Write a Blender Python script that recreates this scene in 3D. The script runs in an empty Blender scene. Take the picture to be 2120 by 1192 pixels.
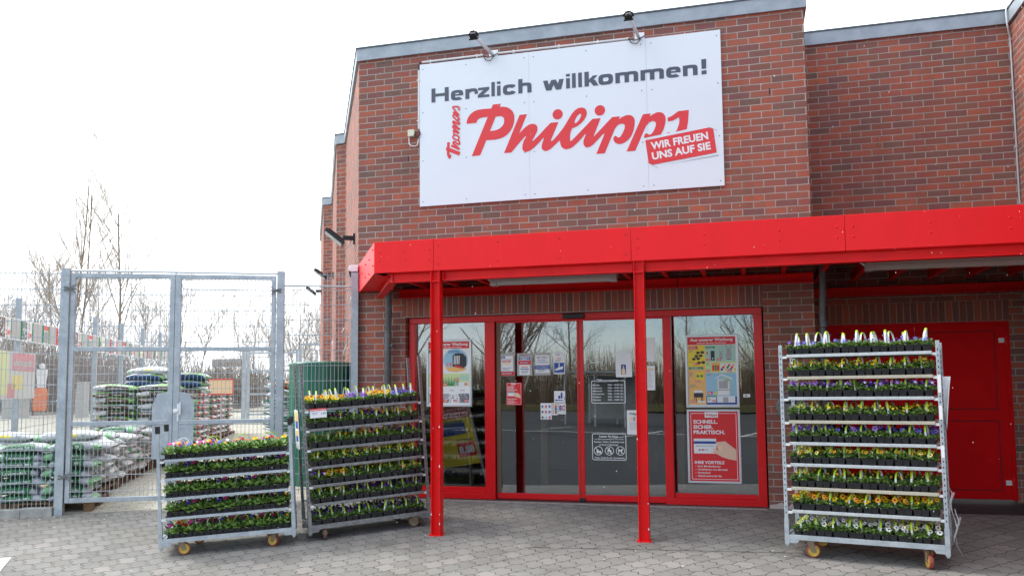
import bpy, bmesh, math, random
from mathutils import Vector, Matrix, noise
from mathutils.geometry import tessellate_polygon
R = math.radians
SC = bpy.context.scene
COL = SC.collection

# ---------------------------------------------------------------- camera, sky, sun, exposure
W_, H_, F_, CY_ = 2120.0, 1192.0, 1751.0, 660.0
cam = bpy.data.cameras.new('camera'); cam_o = bpy.data.objects.new('camera', cam); COL.objects.link(cam_o)
cam.sensor_fit = 'HORIZONTAL'; cam.sensor_width = 36.0
cam.lens = 36.0 * F_ / W_
cam.shift_x = 0.0; cam.shift_y = (CY_ - H_ / 2) / W_
cam.clip_start = 0.05; cam.clip_end = 2000
PITCH, ROLL, EYE = R(4.52), R(-0.52), 1.43
cam_o.matrix_world = Matrix.Translation((0, 0, EYE)) @ Matrix.Rotation(R(90) + PITCH, 4, 'X') @ Matrix.Rotation(ROLL, 4, 'Z')
SC.camera = cam_o

SUN_AZ, SUN_EL = R(-72), R(48)      # azimuth from +Y towards +X
wd = bpy.data.worlds.new('World'); SC.world = wd; wd.use_nodes = True
nt = wd.node_tree; nt.nodes.clear()
def wn(t, **k):
    n = nt.nodes.new(t)
    for a, b in k.items(): setattr(n, a, b)
    return n
sky = wn('ShaderNodeTexSky', sky_type='NISHITA', sun_disc=False, sun_elevation=SUN_EL, sun_rotation=SUN_AZ)
sky.air_density = 1.0; sky.dust_density = 0.05; sky.ozone_density = 3.5
bg1 = wn('ShaderNodeBackground'); bg1.inputs[1].default_value = 0.15
bg2 = wn('ShaderNodeBackground'); bg2.inputs[0].default_value = (0.93, 0.97, 1.0, 1)
tc = wn('ShaderNodeTexCoord'); sep = wn('ShaderNodeSeparateXYZ')
mp = wn('ShaderNodeMapping'); mp.inputs['Scale'].default_value = (1.0, 1.0, 2.6)
nz = wn('ShaderNodeTexNoise'); nz.inputs['Scale'].default_value = 2.3; nz.inputs['Detail'].default_value = 7; nz.inputs['Roughness'].default_value = 0.55
mr = wn('ShaderNodeMapRange'); mr.inputs[1].default_value = -0.62; mr.inputs[2].default_value = -0.05; mr.inputs[3].default_value = 0.015; mr.inputs[4].default_value = 0.75
ad = wn('ShaderNodeMath', operation='ADD'); rp = wn('ShaderNodeMapRange'); rp.inputs[1].default_value = 0.47; rp.inputs[2].default_value = 0.72
mx = wn('ShaderNodeMixShader'); out = wn('ShaderNodeOutputWorld')
st_ = wn('ShaderNodeMapRange'); st_.inputs[1].default_value = 0.45; st_.inputs[2].default_value = 0.9; st_.inputs[3].default_value = 1.15; st_.inputs[4].default_value = 1.45
L = nt.links.new
L(tc.outputs['Generated'], sep.inputs[0]); L(tc.outputs['Generated'], mp.inputs[0]); L(mp.outputs[0], nz.inputs['Vector'])
L(sep.outputs['Y'], mr.inputs[0]); L(nz.outputs['Fac'], ad.inputs[0]); L(mr.outputs[0], ad.inputs[1])
hz = wn('ShaderNodeMapRange'); hz.inputs[1].default_value = 0.05; hz.inputs[2].default_value = 0.42; hz.inputs[3].default_value = 0.10; hz.inputs[4].default_value = 0.0
ad2 = wn('ShaderNodeMath', operation='ADD'); L(sep.outputs['Z'], hz.inputs[0]); L(ad.outputs[0], ad2.inputs[0]); L(hz.outputs[0], ad2.inputs[1])
L(ad2.outputs[0], rp.inputs[0]); L(rp.outputs[0], mx.inputs[0])
L(ad.outputs[0], st_.inputs[0]); L(st_.outputs[0], bg2.inputs[1])
L(sky.outputs[0], bg1.inputs[0]); L(bg1.outputs[0], mx.inputs[1]); L(bg2.outputs[0], mx.inputs[2]); L(mx.outputs[0], out.inputs[0])

sun = bpy.data.lights.new('sun', 'SUN'); sun.energy = 1.2; sun.angle = R(16); sun.color = (1.0, 0.96, 0.9)
sun_o = bpy.data.objects.new('sun', sun); COL.objects.link(sun_o)
sd = Vector((math.sin(SUN_AZ) * math.cos(SUN_EL), math.cos(SUN_AZ) * math.cos(SUN_EL), math.sin(SUN_EL)))
sun_o.rotation_euler = sd.to_track_quat('Z', 'Y').to_euler(); sun_o.location = sd * 60
vs = SC.view_settings; vs.view_transform = 'Standard'; vs.look = 'None'; vs.exposure = 0.95; vs.gamma = 1; vs.use_curve_mapping = False

# ---------------------------------------------------------------- frames: W world, F facade (s along wall, d into building, z up), G gate
FD = Vector((0.96358, -0.26741, 0)); FN = Vector((0.26741, 0.96358, 0)); D0 = 10.3051
FM = Matrix(((FD.x, FN.x, 0, D0 * FN.x), (FD.y, FN.y, 0, D0 * FN.y), (0, 0, 1, 0), (0, 0, 0, 1)))
GM = Matrix(((-0.98442, 0.17582, 0, -2.0933), (-0.17582, -0.98442, 0, 11.2236), (0, 0, 1, 0), (0, 0, 0, 1)))
WM = Matrix.Identity(4)
def FP(s, d, z=0): return FM @ Vector((s, d, z))
def lerpk(s):
    P = [(-30, .06), (-8.4, .065), (-6, .098), (-4.5, .1), (-3, .095), (-1, .082), (2.5, .063), (4, .055), (40, .05)]
    if s <= P[0][0]: return P[0][1]
    for (a, u), (b, v) in zip(P, P[1:]):
        if s <= b: return u + (v - u) * (s - a) / (b - a)
    return P[-1][1]
def gz(x, y):
    p = Vector((x, y, 0)); s = p.dot(FD); d = p.dot(FN) - D0
    e = max(-d, 0)
    if e > 3: e = 3 + 1.6 * (1 - math.exp(-(e - 3) / 1.6))
    z = -lerpk(s) * e
    if d > 1.5: z += 0.02 * min(d - 1.5, 45) * min(1, max(0, (-4 - s) / 1.5))
    return z

# ---------------------------------------------------------------- materials
MATS = {}
def mat(name, col=(.5, .5, .5), rough=.6, metal=0.0, var=0.0, vscale=8.0, bump=0.0, bscale=60.0, stretch=None, col2=None, coat=0.0, spec=0.5, emit=None, fine=0.0):
    if name in MATS: return MATS[name]
    m = bpy.data.materials.new(name); m.use_nodes = True; MATS[name] = m
    t = m.node_tree; b = t.nodes['Principled BSDF']
    b.inputs['Base Color'].default_value = (*col, 1); b.inputs['Roughness'].default_value = rough; b.inputs['Metallic'].default_value = metal
    b.inputs['Specular IOR Level'].default_value = spec
    if coat: b.inputs['Coat Weight'].default_value = coat; b.inputs['Coat Roughness'].default_value = .15
    if var or col2:
        g = t.nodes.new('ShaderNodeNewGeometry'); n = t.nodes.new('ShaderNodeTexNoise'); n.inputs['Scale'].default_value = vscale; n.inputs['Detail'].default_value = 6; n.inputs['Roughness'].default_value = .62
        r = t.nodes.new('ShaderNodeMapRange'); r.inputs[1].default_value = .3; r.inputs[2].default_value = .7
        mixn = t.nodes.new('ShaderNodeMix'); mixn.data_type = 'RGBA'
        c2 = col2 if col2 else tuple(min(1, c * (1 + var)) for c in col)
        c1 = col if col2 else tuple(c * (1 - var) for c in col)
        mixn.inputs['A'].default_value = (*c1, 1); mixn.inputs['B'].default_value = (*c2, 1)
        if stretch:
            sm = t.nodes.new('ShaderNodeMapping'); sm.inputs['Scale'].default_value = stretch; t.links.new(g.outputs['Position'], sm.inputs[0]); t.links.new(sm.outputs[0], n.inputs['Vector'])
        else: t.links.new(g.outputs['Position'], n.inputs['Vector'])
        t.links.new(n.outputs['Fac'], r.inputs[0]); t.links.new(r.outputs[0], mixn.inputs['Factor'])
        t.links.new(mixn.outputs['Result'], b.inputs['Base Color'])
    if bump:
        g2 = t.nodes.new('ShaderNodeTexCoord'); n2 = t.nodes.new('ShaderNodeTexNoise'); n2.inputs['Scale'].default_value = bscale; n2.inputs['Detail'].default_value = 4
        bp = t.nodes.new('ShaderNodeBump'); bp.inputs['Strength'].default_value = bump; bp.inputs['Distance'].default_value = .01
        t.links.new(g2.outputs['Object'], n2.inputs['Vector']); t.links.new(n2.outputs['Fac'], bp.inputs['Height']); t.links.new(bp.outputs[0], b.inputs['Normal'])
    if emit: b.inputs['Emission Color'].default_value = (*emit, 1); b.inputs['Emission Strength'].default_value = 1
    return m
def ramp(t, stops, interp='LINEAR'):
    r = t.nodes.new('ShaderNodeValToRGB'); r.color_ramp.interpolation = interp
    e = r.color_ramp.elements
    while len(e) < len(stops): e.new(0.5)
    for k, (p, c) in enumerate(stops): e[k].position = p; e[k].color = (*c, 1)
    return r
def brick_mat(name, bw=.25, rh=.0833, soldier=False, mort=.0055):
    m = bpy.data.materials.new(name); m.use_nodes = True; MATS[name] = m
    t = m.node_tree; b = t.nodes['Principled BSDF']; b.inputs['Roughness'].default_value = .78; b.inputs['Specular IOR Level'].default_value = .3
    uv = t.nodes.new('ShaderNodeUVMap'); br = t.nodes.new('ShaderNodeTexBrick')
    br.offset = 0.0 if soldier else .5; br.inputs['Color1'].default_value = (0, 0, 0, 1); br.inputs['Color2'].default_value = (1, 1, 1, 1); br.inputs['Mortar'].default_value = (.5, .5, .5, 1)
    br.inputs['Scale'].default_value = 1; br.inputs['Brick Width'].default_value = bw; br.inputs['Row Height'].default_value = rh
    br.inputs['Mortar Size'].default_value = mort; br.inputs['Mortar Smooth'].default_value = .12; br.inputs['Bias'].default_value = 0
    # slight waviness of the courses
    nw = t.nodes.new('ShaderNodeTexNoise'); nw.inputs['Scale'].default_value = 9; vm = t.nodes.new('ShaderNodeVectorMath'); vm.operation = 'MULTIPLY_ADD'
    sub = t.nodes.new('ShaderNodeVectorMath'); sub.operation = 'SUBTRACT'; sub.inputs[1].default_value = (.5, .5, .5)
    t.links.new(uv.outputs[0], nw.inputs['Vector']); t.links.new(nw.outputs['Color'], sub.inputs[0]); t.links.new(sub.outputs[0], vm.inputs[0]); vm.inputs[1].default_value = (.007, .005, 0); t.links.new(uv.outputs[0], vm.inputs[2])
    t.links.new(vm.outputs[0], br.inputs['Vector'])
    cr = ramp(t, [(0, (.165, .10, .08)), (.12, (.29, .095, .07)), (.26, (.36, .10, .067)), (.40, (.43, .112, .067)), (.5, (.22, .11, .085)), (.62, (.23, .09, .086)), (.74, (.34, .097, .07)), (.86, (.47, .125, .068)), (1, (.20, .082, .08))])
    t.links.new(br.outputs['Color'], cr.inputs[0])
    n1 = t.nodes.new('ShaderNodeTexNoise'); n1.inputs['Scale'].default_value = 26; n1.inputs['Detail'].default_value = 5
    mpn = t.nodes.new('ShaderNodeMapping'); mpn.inputs['Scale'].default_value = (.8, .45, 1) if not soldier else (.45, .8, 1)
    t.links.new(uv.outputs[0], mpn.inputs[0]); t.links.new(mpn.outputs[0], n1.inputs['Vector'])
    mr1 = t.nodes.new('ShaderNodeMapRange'); mr1.inputs[1].default_value = .42; mr1.inputs[2].default_value = .68; mr1.inputs[4].default_value = .62
    t.links.new(n1.outputs['Fac'], mr1.inputs[0])
    mx1 = t.nodes.new('ShaderNodeMix'); mx1.data_type = 'RGBA'; mx1.inputs['B'].default_value = (.215, .122, .09, 1)
    t.links.new(mr1.outputs[0], mx1.inputs['Factor']); t.links.new(cr.outputs[0], mx1.inputs['A'])
    n3 = t.nodes.new('ShaderNodeTexNoise'); n3.inputs['Scale'].default_value = 300; n3.inputs['Detail'].default_value = 3
    t.links.new(uv.outputs[0], n3.inputs['Vector'])
    mxs = t.nodes.new('ShaderNodeMix'); mxs.data_type = 'RGBA'; mxs.blend_type = 'OVERLAY'; mxs.inputs['Factor'].default_value = .45
    t.links.new(mx1.outputs['Result'], mxs.inputs['A']); t.links.new(n3.outputs['Fac'], mxs.inputs['B'])
    mm = t.nodes.new('ShaderNodeMix'); mm.data_type = 'RGBA'
    n5 = t.nodes.new('ShaderNodeTexNoise'); n5.inputs['Scale'].default_value = 3
    crm = ramp(t, [(.3, (.32, .305, .275)), (.7, (.43, .41, .375))]); t.links.new(uv.outputs[0], n5.inputs['Vector']); t.links.new(n5.outputs['Fac'], crm.inputs[0])
    t.links.new(crm.outputs[0], mm.inputs['B'])
    t.links.new(br.outputs['Fac'], mm.inputs['Factor']); t.links.new(mxs.outputs['Result'], mm.inputs['A'])
    ns = t.nodes.new('ShaderNodeTexNoise'); ns.inputs['Scale'].default_value = 1.1; ns.inputs['Detail'].default_value = 7; ns.inputs['Roughness'].default_value = .6
    mps = t.nodes.new('ShaderNodeMapping'); mps.inputs['Scale'].default_value = (2.2, .35, 1); t.links.new(uv.outputs[0], mps.inputs[0]); t.links.new(mps.outputs[0], ns.inputs['Vector'])
    rs_ = t.nodes.new('ShaderNodeMapRange'); rs_.inputs[1].default_value = .48; rs_.inputs[2].default_value = .78; rs_.inputs[4].default_value = .55; t.links.new(ns.outputs['Fac'], rs_.inputs[0])
    mst = t.nodes.new('ShaderNodeMix'); mst.data_type = 'RGBA'; mst.blend_type = 'MULTIPLY'; mst.inputs['B'].default_value = (.62, .6, .58, 1); t.links.new(rs_.outputs[0], mst.inputs['Factor']); t.links.new(mm.outputs['Result'], mst.inputs['A'])
    t.links.new(mst.outputs['Result'], b.inputs['Base Color'])
    bp = t.nodes.new('ShaderNodeBump'); bp.invert = True; bp.inputs['Strength'].default_value = .7; bp.inputs['Distance'].default_value = .006
    t.links.new(br.outputs['Fac'], bp.inputs['Height']); t.links.new(bp.outputs[0], b.inputs['Normal'])
    return m
def math_(t, op, a, b=None, c=None):
    n = t.nodes.new('ShaderNodeMath'); n.operation = op
    for i, v in enumerate((a, b, c)):
        if v is None: continue
        if isinstance(v, (int, float)): n.inputs[i].default_value = v
        else: t.links.new(v, n.inputs[i])
    return n.outputs[0]
def paver_mat(name, wave, bw, rh, c_lo, c_hi, cj, mort, moss=0.0, c_alt=None):
    m = bpy.data.materials.new(name); m.use_nodes = True; MATS[name] = m
    t = m.node_tree; b = t.nodes['Principled BSDF']; b.inputs['Roughness'].default_value = .82; b.inputs['Specular IOR Level'].default_value = .35
    uv = t.nodes.new('ShaderNodeUVMap'); s = t.nodes.new('ShaderNodeSeparateXYZ'); t.links.new(uv.outputs[0], s.inputs[0])
    nw = t.nodes.new('ShaderNodeTexNoise'); nw.inputs['Scale'].default_value = 2.2; nw.inputs['Detail'].default_value = 3; t.links.new(uv.outputs[0], nw.inputs['Vector'])
    sw = t.nodes.new('ShaderNodeSeparateXYZ'); t.links.new(nw.outputs['Color'], sw.inputs[0])
    u = math_(t, 'MULTIPLY_ADD', math_(t, 'SUBTRACT', sw.outputs[0], .5), .05, s.outputs[0]); v = math_(t, 'MULTIPLY_ADD', math_(t, 'SUBTRACT', sw.outputs[1], .5), .05, s.outputs[1])
    if wave:
        tu = math_(t, 'PINGPONG', math_(t, 'ADD', v, 50.0), rh / 4); tv = math_(t, 'PINGPONG', math_(t, 'ADD', u, 50.0), bw / 2)
        u = math_(t, 'MULTIPLY_ADD', tu, .75, u)
        v = math_(t, 'MULTIPLY_ADD', tv, .26, v)
    c = t.nodes.new('ShaderNodeCombineXYZ'); t.links.new(u, c.inputs[0]); t.links.new(v, c.inputs[1])
    br = t.nodes.new('ShaderNodeTexBrick'); br.offset = .5
    br.inputs['Color1'].default_value = (0, 0, 0, 1); br.inputs['Color2'].default_value = (1, 1, 1, 1); br.inputs['Mortar'].default_value = (.5, .5, .5, 1)
    br.inputs['Scale'].default_value = 1; br.inputs['Brick Width'].default_value = bw; br.inputs['Row Height'].default_value = rh; br.inputs['Mortar Size'].default_value = mort; br.inputs['Mortar Smooth'].default_value = .3
    t.links.new(c.outputs[0], br.inputs['Vector'])
    stops = [(0, c_lo), (1, c_hi)] if not c_alt else [(0, c_lo), (.86, c_hi), (.93, c_alt), (1, c_alt)]
    cr = ramp(t, stops); t.links.new(br.outputs['Color'], cr.inputs[0])
    n1 = t.nodes.new('ShaderNodeTexNoise'); n1.inputs['Scale'].default_value = .9; n1.inputs['Detail'].default_value = 8; n1.inputs['Roughness'].default_value = .65; t.links.new(uv.outputs[0], n1.inputs['Vector'])
    n2 = t.nodes.new('ShaderNodeTexNoise'); n2.inputs['Scale'].default_value = 160; n2.inputs['Detail'].default_value = 3; t.links.new(uv.outputs[0], n2.inputs['Vector'])
    ov = t.nodes.new('ShaderNodeMix'); ov.data_type = 'RGBA'; ov.blend_type = 'OVERLAY'; ov.inputs['Factor'].default_value = .35
    t.links.new(cr.outputs[0], ov.inputs['A']); t.links.new(n1.outputs['Fac'], ov.inputs['B'])
    ov2 = t.nodes.new('ShaderNodeMix'); ov2.data_type = 'RGBA'; ov2.blend_type = 'OVERLAY'; ov2.inputs['Factor'].default_value = .5
    t.links.new(ov.outputs['Result'], ov2.inputs['A']); t.links.new(n2.outputs['Fac'], ov2.inputs['B'])
    last = ov2.outputs['Result']
    if moss:
        n4 = t.nodes.new('ShaderNodeTexNoise'); n4.inputs['Scale'].default_value = .55; n4.inputs['Detail'].default_value = 7; t.links.new(uv.outputs[0], n4.inputs['Vector'])
        r4 = t.nodes.new('ShaderNodeMapRange'); r4.inputs[1].default_value = .55; r4.inputs[2].default_value = .75; r4.inputs[4].default_value = moss; t.links.new(n4.outputs['Fac'], r4.inputs[0])
        ms = t.nodes.new('ShaderNodeMix'); ms.data_type = 'RGBA'; ms.inputs['B'].default_value = (.2, .18, .09, 1); t.links.new(r4.outputs[0], ms.inputs['Factor']); t.links.new(last, ms.inputs['A']); last = ms.outputs['Result']
    if wave:
        nst = t.nodes.new('ShaderNodeTexNoise'); nst.inputs['Scale'].default_value = 1.7; nst.inputs['Detail'].default_value = 9; nst.inputs['Roughness'].default_value = .7; t.links.new(uv.outputs[0], nst.inputs['Vector'])
        rst = t.nodes.new('ShaderNodeMapRange'); rst.inputs[1].default_value = .54; rst.inputs[2].default_value = .72; rst.inputs[4].default_value = .8; t.links.new(nst.outputs['Fac'], rst.inputs[0])
        mst = t.nodes.new('ShaderNodeMix'); mst.data_type = 'RGBA'; mst.blend_type = 'MULTIPLY'; mst.inputs['B'].default_value = (.66, .64, .60, 1); t.links.new(rst.outputs[0], mst.inputs['Factor']); t.links.new(last, mst.inputs['A']); last = mst.outputs['Result']
        vg = t.nodes.new('ShaderNodeTexVoronoi'); vg.inputs['Scale'].default_value = 2.6; t.links.new(uv.outputs[0], vg.inputs['Vector'])
        rg = t.nodes.new('ShaderNodeMapRange'); rg.inputs[1].default_value = .035; rg.inputs[2].default_value = .06; rg.inputs[3].default_value = .55; rg.inputs[4].default_value = 0; t.links.new(vg.outputs['Distance'], rg.inputs[0])
        mg = t.nodes.new('ShaderNodeMix'); mg.data_type = 'RGBA'; mg.inputs['B'].default_value = (.10, .098, .09, 1); t.links.new(rg.outputs[0], mg.inputs['Factor']); t.links.new(last, mg.inputs['A']); last = mg.outputs['Result']
    jm = t.nodes.new('ShaderNodeMix'); jm.data_type = 'RGBA'; jm.inputs['B'].default_value = (*cj, 1)
    n6 = t.nodes.new('ShaderNodeTexNoise'); n6.inputs['Scale'].default_value = 5; n6.inputs['Detail'].default_value = 4; t.links.new(uv.outputs[0], n6.inputs['Vector'])
    r6 = t.nodes.new('ShaderNodeMapRange'); r6.inputs[1].default_value = .3; r6.inputs[2].default_value = .62; r6.inputs[3].default_value = .35; t.links.new(n6.outputs['Fac'], r6.inputs[0])
    t.links.new(math_(t, 'MULTIPLY', br.outputs['Fac'], r6.outputs[0]), jm.inputs['Factor']); t.links.new(last, jm.inputs['A'])
    t.links.new(jm.outputs['Result'], b.inputs['Base Color'])
    bp = t.nodes.new('ShaderNodeBump'); bp.invert = True; bp.inputs['Strength'].default_value = .5; bp.inputs['Distance'].default_value = .006
    t.links.new(br.outputs['Fac'], bp.inputs['Height']); t.links.new(bp.outputs[0], b.inputs['Normal'])
    return m
def galv_mat():
    m = bpy.data.materials.new('galvanised'); m.use_nodes = True; MATS['galvanised'] = m
    t = m.node_tree; b = t.nodes['Principled BSDF']; b.inputs['Metallic'].default_value = .45; b.inputs['Roughness'].default_value = .48
    tcn = t.nodes.new('ShaderNodeTexCoord'); v = t.nodes.new('ShaderNodeTexVoronoi'); v.inputs['Scale'].default_value = 38; v.inputs['Randomness'].default_value = 1
    n = t.nodes.new('ShaderNodeTexNoise'); n.inputs['Scale'].default_value = 7; n.inputs['Detail'].default_value = 6
    t.links.new(tcn.outputs['Object'], v.inputs['Vector']); t.links.new(tcn.outputs['Object'], n.inputs['Vector'])
    cr = ramp(t, [(0, (.33, .38, .41)), (1, (.50, .55, .58))]); t.links.new(v.outputs['Color'], cr.inputs[0])
    cr2 = ramp(t, [(.3, (.30, .34, .37)), (.7, (.56, .60, .63))]); t.links.new(n.outputs['Fac'], cr2.inputs[0])
    mxx = t.nodes.new('ShaderNodeMix'); mxx.data_type = 'RGBA'; mxx.inputs['Factor'].default_value = .5
    t.links.new(cr.outputs[0], mxx.inputs['A']); t.links.new(cr2.outputs[0], mxx.inputs['B']); t.links.new(mxx.outputs['Result'], b.inputs['Base Color'])
    return m
def glass_mat(name, refl, tint=(.94, .96, .955)):
    m = bpy.data.materials.new(name); m.use_nodes = True; MATS[name] = m
    t = m.node_tree; t.nodes.clear()
    o = t.nodes.new('ShaderNodeOutputMaterial'); mxx = t.nodes.new('ShaderNodeMixShader'); tr = t.nodes.new('ShaderNodeBsdfTransparent'); gl = t.nodes.new('ShaderNodeBsdfGlossy')
    tr.inputs[0].default_value = (*tint, 1); gl.inputs['Color'].default_value = (.96, .98, 1, 1); gl.inputs['Roughness'].default_value = .012
    lw = t.nodes.new('ShaderNodeLayerWeight'); lw.inputs[0].default_value = .25
    r = t.nodes.new('ShaderNodeMapRange'); r.inputs[3].default_value = refl; r.inputs[4].default_value = .9
    t.links.new(lw.outputs['Fresnel'], r.inputs[0]); t.links.new(r.outputs[0], mxx.inputs[0]); t.links.new(tr.outputs[0], mxx.inputs[1]); t.links.new(gl.outputs[0], mxx.inputs[2]); t.links.new(mxx.outputs[0], o.inputs[0])
    n = t.nodes.new('ShaderNodeTexNoise'); n.inputs['Scale'].default_value = .9; tcn = t.nodes.new('ShaderNodeTexCoord'); bp = t.nodes.new('ShaderNodeBump'); bp.inputs['Strength'].default_value = .04; bp.inputs['Distance'].default_value = .02
    t.links.new(tcn.outputs['Object'], n.inputs['Vector']); t.links.new(n.outputs['Fac'], bp.inputs['Height']); t.links.new(bp.outputs[0], gl.inputs['Normal'])
    return m
def leaf_mat(name, lo, hi, scale=55, trans=.25):
    m = bpy.data.materials.new(name); m.use_nodes = True; MATS[name] = m
    t = m.node_tree; b = t.nodes['Principled BSDF']; b.inputs['Roughness'].default_value = .5
    g = t.nodes.new('ShaderNodeNewGeometry'); n = t.nodes.new('ShaderNodeTexNoise'); n.inputs['Scale'].default_value = scale; n.inputs['Detail'].default_value = 3
    t.links.new(g.outputs['Position'], n.inputs['Vector']); cr = ramp(t, [(.3, lo), (.7, hi)])
    mixv = math_(t, 'ADD', math_(t, 'MULTIPLY', g.outputs['Random Per Island'], .55), math_(t, 'MULTIPLY', n.outputs['Fac'], .5))
    t.links.new(mixv, cr.inputs[0]); t.links.new(cr.outputs[0], b.inputs['Base Color'])
    return m

brick_mat('brick'); brick_mat('soldier_brick', .0795, .26, True)
paver_mat('plaza_pavers', True, .165, .2, (.20, .192, .178), (.245, .236, .22), (.03, .026, .02), .0062, moss=.2, c_alt=(.27, .25, .235))
paver_mat('yard_pavers', False, .2, .1, (.38, .36, .30), (.47, .45, .39), (.13, .13, .07), .006, moss=.3)
galv_mat(); glass_mat('glass', .125)
mat('zinc', (.28, .325, .365), .55, .2, col2=(.40, .45, .49), vscale=5)
mat('zinc_lip', (.11, .14, .16), .55, .35)
mat('red_paint', (.74, .006, .007), .45, spec=.25, var=.09, vscale=5)
mat('red_fascia', (.86, .012, .016), .45, spec=.25, var=.045, vscale=1.6, stretch=(3, 3, .7), bump=.25, bscale=2.2)
mat('red_frame', (.70, .004, .008), .32, spec=.4)
mat('red_door', (.68, .004, .007), .6, spec=.12, var=.07, vscale=4)
mat('chip', (.75, .8, .8), .6)
mat('dark_gap', (.015, .015, .015), .8)
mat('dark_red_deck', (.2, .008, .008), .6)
mat('sign_white', (.76, .82, .87), .42, var=.015, vscale=1.5)
mat('white', (.82, .83, .84), .5)
mat('print_red', (.72, .018, .022), .45)
mat('sign_red', (.74, .035, .04), .42)
mat('slate', (.075, .09, .12), .45)
mat('print_grey', (.42, .42, .42), .5); mat('print_mid', (.2, .21, .23), .5)
mat('print_blue', (.02, .07, .33), .5); mat('print_sky', (.33, .58, .74), .5); mat('print_yellow', (.85, .66, .05), .5); mat('print_orange', (.86, .5, .16), .5)
mat('print_green', (.02, .27, .1), .5); mat('print_mint', (.42, .66, .54), .5); mat('print_lime', (.62, .74, .35), .5); mat('print_dark', (.03, .03, .035), .5)
mat('print_skin', (.83, .56, .42), .5); mat('print_brown', (.17, .09, .05), .5); mat('print_peach', (.9, .66, .38), .5)
mat('black_plastic', (.012, .012, .014), .45); mat('black_rubber', (.012, .012, .012), .6)
mat('grey_pipe', (.13, .14, .15), .5, .3, var=.3, vscale=14)
mat('white_pipe', (.7, .72, .72), .4)
mat('lamp_grey', (.42, .41, .40), .5); mat('alu', (.62, .63, .65), .35, .5); mat('cream_box', (.68, .68, .52), .5)
mat('led_glass', (.55, .62, .62), .25)
mat('concrete', (.32, .32, .3), .85, var=.25, vscale=9, bump=.3)
mat('asphalt', (.036, .036, .038), .9, var=.25, vscale=5, bump=.3)
mat('road_paint', (.72, .72, .7), .7, var=.12, vscale=16)
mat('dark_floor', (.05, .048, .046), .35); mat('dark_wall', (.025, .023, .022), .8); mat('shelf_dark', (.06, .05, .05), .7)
mat('tray_black', (.016, .0165, .019), .45, spec=.4); mat('soil', (.02, .014, .01), .9)
leaf_mat('viola_leaf', (.03, .075, .016), (.27, .44, .095)); leaf_mat('primrose_leaf', (.03, .08, .016), (.24, .40, .09))
for n_, c_ in dict(violet=(.05, .012, .26), lilac=(.36, .17, .62), blue=(.13, .14, .62), yellow=(.86, .60, .01), gold=(.9, .35, .005), magenta=(.24, .01, .07), white=(.8, .8, .76), pink=(.72, .05, .33), red=(.6, .012, .012), purple=(.07, .015, .14), lemon=(.8, .76, .2)).items():
    mat('petal_' + n_, c_, .6)
mat('eye_dark', (.02, .005, .02), .6)
mat('strip_white', (.76, .79, .80), .45); mat('strip_lime', (.45, .66, .03), .45)
mat('wheel_yellow', (.62, .45, .07), .5, var=.2, vscale=20); mat('tyre_red', (.30, .07, .045), .6, var=.25, vscale=30); mat('tyre_brown', (.13, .075, .055), .7, var=.3, vscale=30); mat('wheel_brown', (.26, .2, .13), .7, var=.3, vscale=30)
mat('plywood_edge', (.45, .42, .33), .6, var=.1, vscale=20); mat('alu_rail', (.52, .55, .56), .42, .3, var=.12, vscale=18); mat('old_steel', (.20, .205, .205), .5, .4, var=.3, vscale=22); mat('brown_steel', (.2, .17, .165), .5, .3, var=.2, vscale=22)
mat('pallet_wood', (.19, .115, .06), .85, var=.3, vscale=12); 
def bag_mat(name, base, spots):
    m = bpy.data.materials.new(name); m.use_nodes = True; MATS[name] = m
    t = m.node_tree; b = t.nodes['Principled BSDF']; b.inputs['Roughness'].default_value = .3
    tcn = t.nodes.new('ShaderNodeNewGeometry'); last = None
    prev = None
    for k, (c, thr, sc_) in enumerate(spots):
        n = t.nodes.new('ShaderNodeTexNoise'); n.inputs['Scale'].default_value = sc_; n.inputs['Detail'].default_value = 2
        mpn = t.nodes.new('ShaderNodeMapping'); mpn.inputs['Location'].default_value = (3.1 * k, 7.7 * k, 1.3 * k); t.links.new(tcn.outputs['Position'], mpn.inputs[0]); t.links.new(mpn.outputs[0], n.inputs['Vector'])
        r = t.nodes.new('ShaderNodeMapRange'); r.inputs[1].default_value = thr; r.inputs[2].default_value = thr + .03; t.links.new(n.outputs['Fac'], r.inputs[0])
        mxx = t.nodes.new('ShaderNodeMix'); mxx.data_type = 'RGBA'; mxx.inputs['B'].default_value = (*c, 1)
        if prev is None: mxx.inputs['A'].default_value = (*base, 1)
        else: t.links.new(prev, mxx.inputs['A'])
        t.links.new(r.outputs[0], mxx.inputs['Factor']); prev = mxx.outputs['Result']
    t.links.new(prev, b.inputs['Base Color'])
    n2 = t.nodes.new('ShaderNodeTexNoise'); n2.inputs['Scale'].default_value = 26; n2.inputs['Detail'].default_value = 4; n2.inputs['Distortion'].default_value = 1.2
    bp = t.nodes.new('ShaderNodeBump'); bp.inputs['Strength'].default_value = .55; bp.inputs['Distance'].default_value = .02; t.links.new(tcn.outputs['Position'], n2.inputs['Vector']); t.links.new(n2.outputs['Fac'], bp.inputs['Height']); t.links.new(bp.outputs[0], b.inputs['Normal'])
bag_mat('bag_white', (.58, .59, .6), [((.38, .6, .3), .66, 5), ((.4, .4, .42), .62, 11)])
bag_mat('bag_silver', (.44, .45, .46), [((.1, .3, .08), .64, 6), ((.7, .7, .7), .58, 14), ((.7, .48, .03), .73, 9)])
bag_mat('bag_green', (.03, .15, .07), [((.09, .28, .1), .55, 22), ((.45, .05, .03), .7, 25)])
bag_mat('bag_light_green', (.2, .5, .22), [((.6, .7, .6), .6, 12)])
bag_mat('bag_brown', (.085, .048, .032), [((.16, .1, .07), .62, 16)])
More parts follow.
